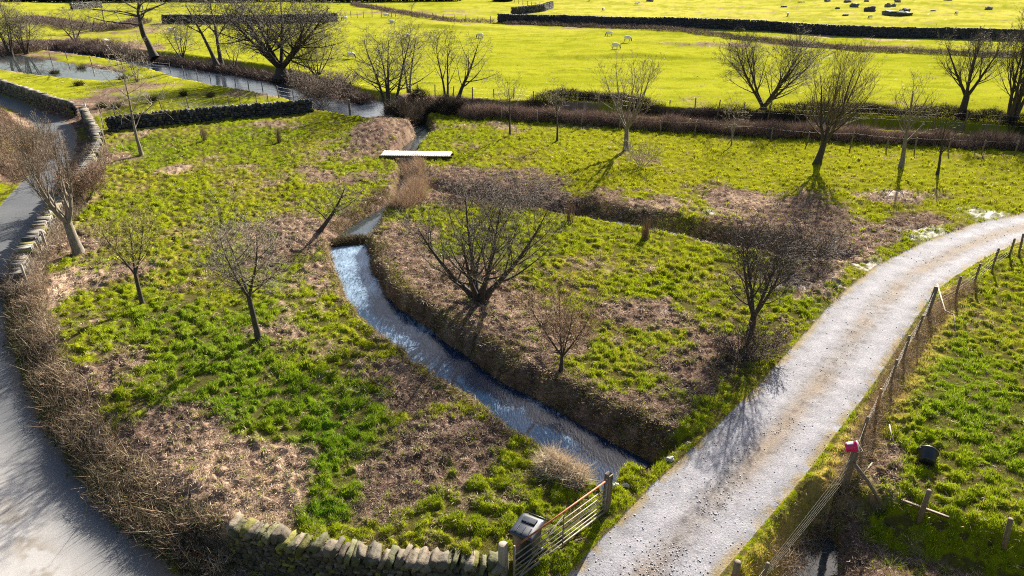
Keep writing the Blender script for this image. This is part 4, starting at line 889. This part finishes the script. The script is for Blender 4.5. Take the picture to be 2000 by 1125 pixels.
BG = 'boulders scattered over the far pasture'
DG = ((.13, .13, .13), (.17, .16, .15))
boulder(1750, 30, 56, 10, 301, 'broad mossy rock slab in the middle of the outcrop', name='rock_outcrop', cols=((.08, .09, .07),))
boulder(1765, 27, 26, 11, 302, 'right block of the rock outcrop', name='rock_outcrop', cols=((.10, .10, .11),))
boulder(1699, 23, 20, 11, 303, 'left rounded rock of the outcrop', name='rock_outcrop', cols=((.08, .08, .09),))
for k, (x, y, a, h, lb) in enumerate([(1668, 14, 18, 8, 'dark boulder left of the rock outcrop'), (1733, 14, 12, 8, 'small boulder directly behind the outcrop'), (1745, 13, 9, 6, 'smaller one of the pair behind the outcrop'), (1752, 5, 13, 6, 'boulder well behind the outcrop'),
        (1655, 5, 14, 6, 'boulder at the top left of the outcrop'), (1635, 18, 10, 5, 'low boulder two steps left of the outcrop'), (1616, 4, 14, 5, 'boulder at the top edge right of the grazing sheep'), (1930, 19, 14, 6, 'lone boulder toward the right edge'), (1851, 2, 16, 3, 'flat stone at the top edge right of the outcrop'),
        (1692, 4, 9, 4, 'small stone at the top edge above the outcrop'), (1651, 31, 12, 4, 'low flat stone left of the sheep by the outcrop'), (1270, 3, 16, 5, 'boulder at the top edge near the middle'), (1822, 22, 10, 3, 'flat stone right of the outcrop'), (1565, 5, 14, 3, 'flat stone at the top edge left of the boulders'), (1530, 14, 12, 3, 'thin flat stone above the leftmost pasture sheep')]):
    boulder(x, y, a, h, 310 + k, lb, BG, cols=DG)
WS = 'pale stones edging the stream end at the track'
for k, (x, y, a, h, lb) in enumerate([(1308, 899, 16, 9, 'bright white stone on the culvert edge'), (1277, 922, 11, 6, 'small white stone at the corner of the stream'), (1222, 950, 19, 8, 'flat pale stone behind the gate post'), (1196, 943, 14, 8, 'pale stone touching the gate post'), (1203, 955, 20, 16, 'round mossy stone right of the gate post'), (1200, 985, 12, 7, 'half-buried stone below the round mossy stone'), (1345, 868, 12, 6, 'stone near the upper corner of the culvert')]):
    boulder(x, y, a, h, 340 + k, lb, WS, name='edge_stone', cols=((.40, .38, .34), (.28, .26, .22)))
# ------------------------------------------------------------------ fences
def post_mesh(b, t, r, k=8):
    m = MB(); b = np.array(b, float); t = np.array(t, float)
    ax = unit(t - b); m.tube([b - ax * .3, b + (t - b) * .5, t - ax * .015, t], [r * 1.05, r, r * .96, r * .8], k); return m
def fence(label, posts, h, r, mat='wood', wires=(.25, .5, .75, .95), group=None, wr=.004, leanf=None, name='wire_fence', tops=None, netting=0, pathz=None):
    root = empty(name, (0, 0, 0), label, 'fence', group); T = []; B = []
    for i, (x, y) in enumerate(posts):
        b = P(x, y)
        if tops is not None: t = tops[i]; tt = b + np.array([t[0], t[1], t[2] if len(t) > 2 else h])
        else: q = np.random.default_rng(int(x * 7 + y)); tt = b + np.array([*q.normal(size=2) * .05, h * q.uniform(.88, 1.08)])
        mm = mat if not isinstance(mat, dict) else mat.get(i, 'wood')
        post_mesh(b, tt, r if not isinstance(r, dict) else r.get(i, .05)).build('post', M[mm], root, smooth=True); B.append(b); T.append(tt)
    m = MB(); 
    for i in range(len(B) - 1):
        for f in wires:
            a = B[i] + (T[i] - B[i]) * f; c = B[i + 1] + (T[i + 1] - B[i + 1]) * f
            m.tube([a, (a + c) / 2 - np.array([0, 0, .02]), c], wr * .65 * min(2.5, max(1, depth(a) / 22)), 4, cap=False)
        if netting:
            L = np.linalg.norm(B[i + 1] - B[i]); n = int(L / netting)
            for j in range(1, n):
                g_ = j / n; a = B[i] * (1 - g_) + B[i + 1] * g_; c = T[i] * (1 - g_) + T[i + 1] * g_
                m.tube([a + (c - a) * .12, a + (c - a) * .78], wr * .8, 3, cap=False)
    if wires: m.build('wire', M['wire'], root)
    return root
def top_of(b, px, py, h=None):
    """find the post top that shows at px,py, given its height"""
    z = b[2] + h; return G(px, py, z) - b
FP = [((2060, 425), (2068, 395)), ((1989, 498), (1999, 456)), ((1970, 503), (1982, 466)), ((1936, 527), (1951, 485)), ((1901, 556), (1915, 515)), ((1864, 585), (1877, 540)), ((1808, 622), (1829, 560)), ((1785, 662), (1803, 616)), ((1762, 702), (1776, 656)), ((1737, 750), (1752, 703)),
      ((1709, 808), (1721, 760)), ((1681, 855), (1695, 815)), ((1648, 947), (1671, 880)), ((1480, 1150), (1500, 1100)), ((1380, 1290), (1405, 1220))]
hs = [1.1] * 6 + [1.25] + [1.05] * 5 + [1.25, 1.0, 1.0]
fence('leaning post and wire fence along the right side of the gravel track', [a for a, b in FP], 1.1, {6: .085, 12: .10}, mat={10: 'wood_new'}, wires=(.2, .35, .5, .68, .9), tops=[tuple(top_of(P(*a), *b, h)) for (a, b), h in zip(FP, hs)], netting=.35, wr=.0035)
FB = [((1797, 1010), (1815, 957)), ((1961, 1068), (1974, 1013)), ((2110, 1120), (2125, 1065))]
fence('short run of fence posts below the pasture at the lower right', [a for a, b in FB], .95, {0: .06, 1: .06, 2: .06}, wires=(), tops=[tuple(top_of(P(*a), *b, .9)) for a, b in FB])
fence('rickety fence behind the leaning pollard on the lane wall', [(60, 572), (95, 497), (112, 452), (190, 328), (207, 284), (203, 250)], 1.25, .05, mat='wood_pale', wires=(.5, .9))
fence('sagging fence along the near bank of the river', [(100, 118), (132, 118), (180, 128), (240, 136), (290, 136), (333, 140), (360, 146), (386, 152), (412, 159), (435, 166), (461, 172), (487, 180), (514, 182), (545, 192), (574, 196), (600, 200)], 1.15, .05, wires=(.3, .6, .9))
fence('fence on top of the dark dry-stone wall', [(200, 232), (226, 230), (318, 219), (370, 217), (420, 214), (449, 213), (471, 214), (502, 208), (525, 206)], 1.2, .045, wires=(.4, .9))
fence('fence on the pasture side of the long scrub hedge', [(815, 190), (850, 194), (885, 196), (923, 198), (965, 199), (1003, 200), (1041, 202), (1085, 204), (1127, 208), (1168, 209), (1214, 213), (1260, 218), (1306, 221), (1356, 223), (1401, 225), (1449, 227), (1500, 230), (1553, 232), (1630, 236), (1710, 240), (1766, 244), (1823, 247), (1884, 249), (1948, 254), (2010, 258)], 1.35, .055, wires=(.3, .6, .9), wr=.003)
fence('fence in front of the long scrub hedge', [(916, 232), (980, 238), (1050, 244), (1135, 250), (1210, 256), (1290, 262), (1356, 266), (1430, 272), (1505, 278), (1575, 284), (1660, 290), (1730, 294), (1785, 298), (1850, 300), (1915, 304), (1980, 306)], 1.15, .05, wires=(.92,), wr=.003)
fence('fence in the pasture beyond the huge tree', [(504, 128), (540, 128), (567, 139), (585, 141), (610, 146)], 1.2, .05, wires=(.9,))
fence('small fence by the lower left bank of the river', [(152, 86), (160, 88), (169, 90), (178, 92), (189, 94), (200, 97)], 1.2, .05, wires=(.9,))
fence('distant diagonal fence above the bright pasture', [(690, 7), (705, 10), (720, 14), (736, 18), (752, 21), (770, 25), (788, 29), (806, 33), (826, 36), (846, 38), (866, 40), (888, 42), (910, 43), (934, 44), (958, 45)], 1.4, .07, wires=(.5, .9), wr=.003)
fence('distant short fence left of the diagonal fence', [(646, 38), (658, 38), (667, 38), (675, 37), (686, 36), (698, 36), (710, 35), (727, 34), (745, 34), (765, 34), (773, 34)], 1.5, .07, wires=(.9,))
fence('distant fence at the top beside the stub of wall', [(1005, 5), (1013, 8), (1021, 10), (1030, 12), (1038, 13), (1047, 15), (1055, 16)], 1.4, .08, wires=(.5, .9))
# lone posts
def lone_post(px, py, h, r, label, mat='wood', top=(0, 0)):
    b = P(px, py); o = post_mesh((0, 0, 0), (top[0], top[1], h), r, 12).build('fence_post', M[mat], smooth=True); o.location = b; return tag(o, label, 'post')
lone_post(684, 224, 1.4, .11, 'single stout post beside the river at the mound')
lone_post(1435, 1128, .5, .08, 'stub of a post at the bottom edge beside the track')
# strut, plank, sticks
b = P(1648, 947); m = MB(); e = P(1722, 976); m.tube([G(1668, 905, b[2] + .95), (G(1668, 905, b[2] + .95) + e) / 2, e - (0, 0, .1)], [.05, .05, .05], 8)
tag(m.build('brace_pole', M['wood'], smooth=True), 'slanting brace pole propping the post with the pink bucket', 'pole')
m = MB(); a = P(1758, 981) + (0, 0, .1); c = P(1851, 1018) + (0, 0, .1); d = unit(c - a); ang_ = math.atan2(d[1], d[0])
Rz = np.array([[cos(ang_), -sin(ang_), 0], [sin(ang_), cos(ang_), 0], [0, 0, 1]]); m.box((a + c) / 2, (np.linalg.norm(c - a), .07, .06), Rz, .008)
tag(m.build('timber_rail', M['wood']), 'fallen brown timber rail lying beside a leaning post', 'timber')
def stick(name, pts, r, label, mat='wood_pale'):
    m = MB(); q = [P(x, y) + (0, 0, z) for x, y, z in pts]; m.tube(q, [r * (1 - .6 * i / (len(q) - 1)) for i in range(len(q))], 7)
    return tag(m.build(name, M[mat], smooth=True), label, 'branch')
stick('broken_branch', [(1826, 570, .35), (1842, 618, .25), (1858, 628, .3), (1866, 650, .05)], .03, 'broken branch hanging off the fence above the pasture')
stick('broken_branch', [(1733, 843, .25), (1736, 866, .3), (1745, 874, .12), (1740, 886, .03)], .02, 'pale forked twig beside the fence above the pink bucket')
stick('broken_branch', [(1702, 909, .1), (1688, 925, .05), (1683, 934, .03)], .018, 'short pale twig by the slanting brace pole')
stick('bare_cane', [(1976, 1001, .03), (1978, 999, .25), (1979, 1000, .5)], .012, 'thin pale cane upright in the pasture near the right edge')
# ------------------------------------------------------------------ footbridge
a = G(747, 300, .25); c = G(881, 302, .25)
root = empty('footbridge', ((a + c) / 2), 'pale plank footbridge over the narrow brook', 'bridge')
L = np.linalg.norm(c - a); an = math.atan2(c[1] - a[1], c[0] - a[0]); root.rotation_euler = (0, 0, an)
m = MB(); n = int(L / .15)
for i in range(n): m.box((-L / 2 + (i + .5) * L / n, 0, .03 + random.Random(i).uniform(-.004, .006)), (L / n - .018, 1.25 + random.Random(i).uniform(-.03, .03), .05), None, .006)
m.build('deck_boards', M['deck'], root)
for y in (-.42, .42):
    m = MB(); m.box((0, y, -.085), (L + .3, .12, .17), None, .01); m.build('beam', M['wood'], root)
# ------------------------------------------------------------------ farm gate
A0 = G(1003, 1068, 1.15) - (0, 0, 1.15); A1 = G(1186, 936, 1.15) - (0, 0, 1.15); L = np.linalg.norm(A1 - A0); an = math.atan2(A1[1] - A0[1], A1[0] - A0[0])
root = empty('farm_gate', A0, 'long rusty metal farm gate with seven bars beside the track', 'gate', rz=an)
hs_ = [.12, .26, .40, .54, .70, .88, 1.12]
for i, h in enumerate(hs_):
    m = MB(); m.tube([(.02, 0, h), (L - .02, 0, h)], .022 if i in (0, 6) else .014, 10); m.build('bar', M['rust'] if i == 6 else M['galv'], root, smooth=True)
for x in (.02, L - .02):
    m = MB(); m.tube([(x, .001, .08), (x, .001, 1.16)], .026, 10); m.build('end_upright', M['galv'], root, smooth=True)
for x in (L * .5,):
    m = MB(); m.box((x, -.02, .62), (.04, .012, 1.0), None, .003); m.build('middle_upright', M['galv'], root)
for (xa, za, xb, zb_) in ((.05, .14, L * .5, 1.08), (L * .5, .62, L - .03, .62)):
    m = MB(); d = unit(np.array([xb - xa, 0, zb_ - za])); m.tube([(xa, -.036, za), (xb, -.036, zb_)], .014, 8); m.build('brace', M['galv'], root, smooth=True)
lone_post(983, 1108, .72, .115, 'short round pale post at the left end of the farm gate', 'wood_pale')
b = G(1182, 1004, 0); m = MB(); m.box((0, 0, .5), (.17, .16, 1.42), None, .02); o = m.build('gate_post', M['wood']); o.location = b + np.array([.03, .10, 0]); o.rotation_euler = (0, 0, an); tag(o, 'dark squared post at the right end of the farm gate', 'post')
# small field gate by the lane
g0 = P(149, 228); g1 = P(172, 226); L = np.linalg.norm(g1 - g0); an = math.atan2(g1[1] - g0[1], g1[0] - g0[0])
root = empty('field_gate', g0, 'small pale wooden gate between the two lane walls', 'gate', rz=an)
for h in (.25, .48, .72, .98): m = MB(); m.box((L / 2, 0, h), (L, .03, .09)); m.build('rail', M['deck'], root)
for x in (.03, L - .03): m = MB(); m.box((x, .035, .6), (.09, .035, 1.1)); m.build('stile', M['deck'], root)
m = MB(); d_ = math.atan2(.7, L); m.box((L / 2, -.035, .6), (L * .95, .03, .08), [[cos(d_), 0, -sin(d_)], [0, 1, 0], [sin(d_), 0, cos(d_)]]); m.build('brace', M['deck'], root)
# ------------------------------------------------------------------ wheelie bin
b = G(1029, 1090, 0)
root = empty('wheelie_bin', b, 'black wheelie bin with closed grey lid behind the farm gate', 'bin', rz=radians(-28))
m = MB()
def ring(wx, wy, z, yo=0, b_=.05):
    P_ = []
    for sx, sy in ((1, 1), (-1, 1), (-1, -1), (1, -1)):
        for k in range(4):
            t = (k / 3) * pi / 2 + {(1, 1): 0, (-1, 1): pi / 2, (-1, -1): pi, (1, -1): 1.5 * pi}[(sx, sy)]
            P_.append((sx * (wx / 2 - b_) + b_ * cos(t), sy * (wy / 2 - b_) + b_ * sin(t) + yo, z))
    return P_
rings = [ring(.44, .46, .03), ring(.46, .50, .3), ring(.50, .58, .86), ring(.51, .60, .90), ring(.56, .66, .905), ring(.56, .66, .96)]
Vv = [p for r in rings for p in r]; k = 16
Fc = [(i * k + j, i * k + (j + 1) % k, (i + 1) * k + (j + 1) % k, (i + 1) * k + j) for i in range(len(rings) - 1) for j in range(k)] + [tuple(range(k))[::-1], tuple((len(rings) - 1) * k + j for j in range(k))]
m.add(Vv, Fc); m.build('bin_body', M['binplastic'], root)
m = MB(); rings = [ring(.57, .68, .963, -.01), ring(.58, .70, .985, -.01), ring(.54, .64, 1.015, -.01), ring(.42, .5, 1.035, -.01, .09)]
Vv = [p for r in rings for p in r]; Fc = [(i * k + j, i * k + (j + 1) % k, (i + 1) * k + (j + 1) % k, (i + 1) * k + j) for i in range(3) for j in range(k)] + [tuple(range(k))[::-1], tuple(3 * k + j for j in range(k))]
m.add(Vv, Fc)
for x in (-.15, 0, .15): m.box((x, -.20, 1.045), (.03, .24, .025), None, .005)
m.box((0, .12, 1.05), (.34, .18, .04), None, .015)
m.build('lid', M['lidplastic'], root)
m = MB(); m.tube([(-.24, .36, .93), (-.24, .42, .95), (.24, .42, .95), (.24, .36, .93)], .016, 8); m.build('handle', M['binplastic'], root, smooth=True)
for x in (-.25, .25):
    m = MB(); m.tube([(x - .025, .25, .1), (x + .025, .25, .1)], .1, 18); m.build('wheel', M['blackrubber'], root)
# ------------------------------------------------------------------ buckets
def lathe(prof, k=32):
    V = [(r * cos(2 * pi * j / k), r * sin(2 * pi * j / k), z) for r, z in prof for j in range(k)]; n = len(prof)
    Fc = [(i * k + j, i * k + (j + 1) % k, (i + 1) * k + (j + 1) % k, (i + 1) * k + j) for i in range(n - 1) for j in range(k)]
    Fc.append(tuple(range(k))[::-1]); Fc.append(tuple((n - 1) * k + j for j in range(k)))
    return V, Fc
b = P(1806, 914)
root = empty('feed_tub', b + np.array([0, 0, .20]), 'large black rubber tub lying on its side in the pasture', 'tub')
m = MB(); m.add(*lathe([(.165, 0), (.19, .02), (.245, .34), (.265, .345), (.265, .37), (.235, .37), (.18, .03), (.02, .025)])); m.build('tub_body', M['blackrubber'], root, smooth=False)
for s_ in (-1, 1): m = MB(); m.tube([(s_ * .25, -.06, .30), (s_ * .30, -.05, .28), (s_ * .30, .05, .28), (s_ * .25, .06, .30)], .013, 8); m.build('handle', M['blackrubber'], root, smooth=True)
root.rotation_euler = (radians(-72), radians(30), radians(-20))
b = P(1648, 947); tp = b + np.array(top_of(b, 1671, 880, 1.25))
root = empty('bucket', tp + np.array([-.13, .0, .12]), 'pink-red plastic bucket with a white label hung on the strainer post', 'bucket')
m = MB(); m.add(*lathe([(.115, -.14), (.12, -.13), (.14, .12), (.148, .122), (.148, .14), (.134, .14), (.11, -.12), (.01, -.125)])); m.build('bucket_body', M['pink'], root, smooth=False)
V = [(cos(t) * r, sin(t) * r, z) for (r, z) in ((.1265, -.09), (.137, .06)) for t in np.linspace(-.6, .6, 9)]
m = MB(); m.add(V, [(i, i + 1, 10 + i, 9 + i) for i in range(8)]); m.build('label', M['white'], root)
m = MB(); m.add(*lathe([(.138, .141), (.149, .143), (.149, .155), (.02, .157)])); m.build('lid', M['white'], root)
m = MB(); m.tube([(0, .148, .13), (-.09, .13, .2), (-.13, 0, .23), (-.09, -.13, .2), (0, -.148, .13)], .003, 6); m.build('handle', M['wire'], root, smooth=True)
root.rotation_euler = (radians(20), radians(-68), radians(140))
# ------------------------------------------------------------------ sheep
ms, t, bs = nodemat('wool')
tc = N(t, "ShaderNodeTexCoord"); sp = N(t, "ShaderNodeSeparateXYZ"); t.links.new(tc.outputs["Object"], sp.inputs[0])
nz = N(t, "ShaderNodeTexNoise"); nz.inputs["Scale"].default_value = 14; t.links.new(tc.outputs["Object"], nz.inputs["Vector"])
gt = N(t, "ShaderNodeMath", operation='GREATER_THAN'); gt.inputs[1].default_value = .56; t.links.new(sp.outputs[0], gt.inputs[0])
lt = N(t, "ShaderNodeMath", operation='LESS_THAN'); lt.inputs[1].default_value = .30; t.links.new(sp.outputs[2], lt.inputs[0])
mx_ = N(t, "ShaderNodeMath", operation='MAXIMUM'); t.links.new(gt.outputs[0], mx_.inputs[0]); t.links.new(lt.outputs[0], mx_.inputs[1])
cm = N(t, "ShaderNodeMix", data_type='RGBA'); cm.inputs[6].default_value = (.80, .76, .68, 1); cm.inputs[7].default_value = (.06, .05, .045, 1)
t.links.new(mx_.outputs[0], cm.inputs[0]); t.links.new(cm.outputs[2], bs.inputs["Base Color"]); bs.inputs["Roughness"].default_value = .95
bp = N(t, "ShaderNodeBump"); bp.inputs["Strength"].default_value = .8; bp.inputs["Distance"].default_value = .04; t.links.new(nz.outputs[0], bp.inputs["Height"]); t.links.new(bp.outputs[0], bs.inputs["Normal"])
def sheep_mesh(grazing):
    m = MB()
    m.tube([(-.50, 0, .62), (-.46, 0, .62), (-.36, 0, .60), (-.15, 0, .57), (.1, 0, .57), (.32, 0, .60), (.46, 0, .64), (.52, 0, .66)], [.08, .17, .25, .285, .28, .245, .17, .09], 16)
    if grazing: m.tube([(.38, 0, .66), (.52, 0, .56), (.62, 0, .38), (.66, 0, .26), (.70, 0, .12), (.71, 0, .06)], [.15, .12, .09, .085, .06, .035], 10); hd = (.63, .24)
    else: m.tube([(.36, 0, .66), (.50, 0, .78), (.58, 0, .90), (.68, 0, .90), (.80, 0, .84), (.84, 0, .82)], [.16, .12, .09, .085, .06, .035], 10); hd = (.58, .93)
    for s_ in (-1, 1):
        m.tube([(hd[0], s_ * .05, hd[1] + .03), (hd[0] - .02, s_ * .12, hd[1] + .03), (hd[0] - .03, s_ * .17, hd[1])], [.025, .03, .012], 6)
        m.tube([(.33, s_ * .13, .52), (.34, s_ * .13, .3), (.33, s_ * .13, .05), (.34, s_ * .13, 0)], [.08, .042, .032, .038], 8)
        m.tube([(-.36, s_ * .13, .55), (-.33, s_ * .13, .40), (-.43, s_ * .13, .24), (-.41, s_ * .13, .05), (-.40, s_ * .13, 0)], [.12, .07, .04, .032, .038], 8)
    m.tube([(-.50, 0, .64), (-.56, 0, .56), (-.57, 0, .42)], [.05, .05, .03], 8)
    return mk_mesh('sheep', np.concatenate(m.v), m.f, ms, link=False)
shm = [sheep_mesh(True), sheep_mesh(False)]
for k, (x, y, az, gi, lb) in enumerate([(686, 115, -20, 0, 'largest sheep, grazing on the bright pasture left of the river bend clump'), (1202, 96, -10, 0, 'nearest of three grazing sheep above the vase-shaped tree'), (1225, 81, -30, 0, 'right one of three grazing sheep above the vase-shaped tree'), (1190, 71, 190, 0, 'left and farthest of three grazing sheep above the vase-shaped tree'),
        (674, 40, 200, 0, 'sheep beside the distant short fence'), (754, 34, 10, 0, 'sheep just below the distant diagonal fence'), (766, 48, 170, 1, 'sheep right below the diagonal fence, in front of the river bend clump'), (797, 76, -60, 0, 'sheep seen through the twigs of the slender riverside tree'),
        (938, 75, 200, 0, 'sheep at the top of the tree leaning right'), (1178, 22, -120, 0, 'sheep above the left part of the long field wall'), (1243, 11, -10, 1, 'white sheep near the top edge left of the boulder'), (1151, 3, 90, 0, 'dark little sheep at the very top edge'), (1538, 32, 250, 0, 'sheep behind the wall above the twin-trunked tree'),
        (1699, 37, 200, 0, 'sheep right in front of the rock outcrop'), (1867, 29, 215, 0, 'lone sheep in the far pasture toward the right edge'), (336, 64, 30, 1, 'sheep behind the low multi-stemmed tree'), (348, 83, 10, 0, 'sheep near the trunk of the low multi-stemmed tree'), (207, 87, 60, 1, 'sheep by the small fence at the left')]):
    o = bpy.data.objects.new('sheep', shm[gi]); col.objects.link(o); o.location = P(x, y); o.rotation_euler = (0, 0, radians(az)); o.scale = (1.05,) * 3
    tag(o, lb, 'sheep', 'sheep grazing on the far pastures')
    md = o.modifiers.new('join', 'REMESH'); md.mode = 'VOXEL'; md.voxel_size = .03; md.use_smooth_shade = True

# loose stones on the gravel
n = 9000; r_ = np.random.default_rng(401); X, Y, _ = scatter(60000, 330, 1150, 46, 402); st_, trm, fr = track_sd(X, Y)
wgt = .12 + 1.0 * np.exp(-((fr - .53) / .13) ** 2) * (fbm(X, Y, 1.2, 2, 403) > .45); k = trm & (r_.random(len(X)) < wgt * .8); X = X[k]; Y = Y[k]; m_ = len(X)
zz = terrain(X, Y)[0]; sz = r_.uniform(.012, .034, m_) * np.maximum(1, np.hypot(X, Y) / 22) ** .5
V, Q, tn = stones(np.c_[X, Y, zz + sz * .2], np.c_[sz, sz * r_.uniform(.6, 1, m_), sz * .7], rotz(r_.uniform(0, 6.3, m_)), 404, 1, .3, .14)
tag(mk_mesh('loose_stones', V, Q, M['stone'], vcol=np.repeat(np.array([.30, .285, .30]) * r_.uniform(.45, 1.7, m_)[:, None], tn, 0)), 'loose stones and gravel strewn along the middle of the track', 'stones', kind='stuff')

# rough tussocks standing above the sward
X, Y, r_ = scatter(2600, 330, 1150, 50, 501)
Z, sa, rd_, tr_, sr, st_ = terrain(X, Y); dead, pale, lush, wet, n1, n2, n3, far = cover(X, Y, sa, sr, st_)
k = ~rd_ & ~tr_ & (sa > .25) & (st_ > .3) & (wet < .4) & (r_.random(len(X)) < .08 + .5 * (dead > .25) * (dead < .97) + .3 * (sa < 1.5)) & (fbm(X, Y, 3.2, 2, 502) > .45)
X, Y, Z, dead = X[k], Y[k], Z[k], dead[k]; m = len(X); per = 60; f = np.repeat(np.arange(m), per)
R_ = r_.uniform(.09, .24, m); a_ = r_.uniform(0, 2 * pi, m * per); q = np.sqrt(r_.random(m * per)) * R_[f]
D = np.c_[np.cos(a_) * q / R_[f] * 1.1, np.sin(a_) * q / R_[f] * 1.1, np.full(m * per, .75)]; D += r_.normal(size=D.shape) * .2; D /= np.linalg.norm(D, axis=1, keepdims=True)
Pt = np.c_[X[f] + np.cos(a_) * q * .6, Y[f] + np.sin(a_) * q * .6, Z[f] - .02]
V, Fc = ribbons(Pt, D, R_[f] * r_.uniform(.8, 1.4, m * per), np.full(m * per, .016) * np.maximum(1, Y[f] / 20) ** .7)
base = np.where(r_.random(m)[:, None] < .55, np.array([.12, .19, .012]), np.array([.34, .27, .11])) * r_.uniform(.6, 1.3, m)[:, None]
cc = base[f] * r_.uniform(.6, 1.35, m * per)[:, None]; tip = r_.random(m * per) < .2; cc[tip] = (.42, .34, .18)
tag(mk_mesh('grass_tussocks', V, Fc, M['straw'], vcol=np.repeat(cc, 3, 0)), 'rough grass tussocks scattered over the meadow', 'grass', kind='stuff')
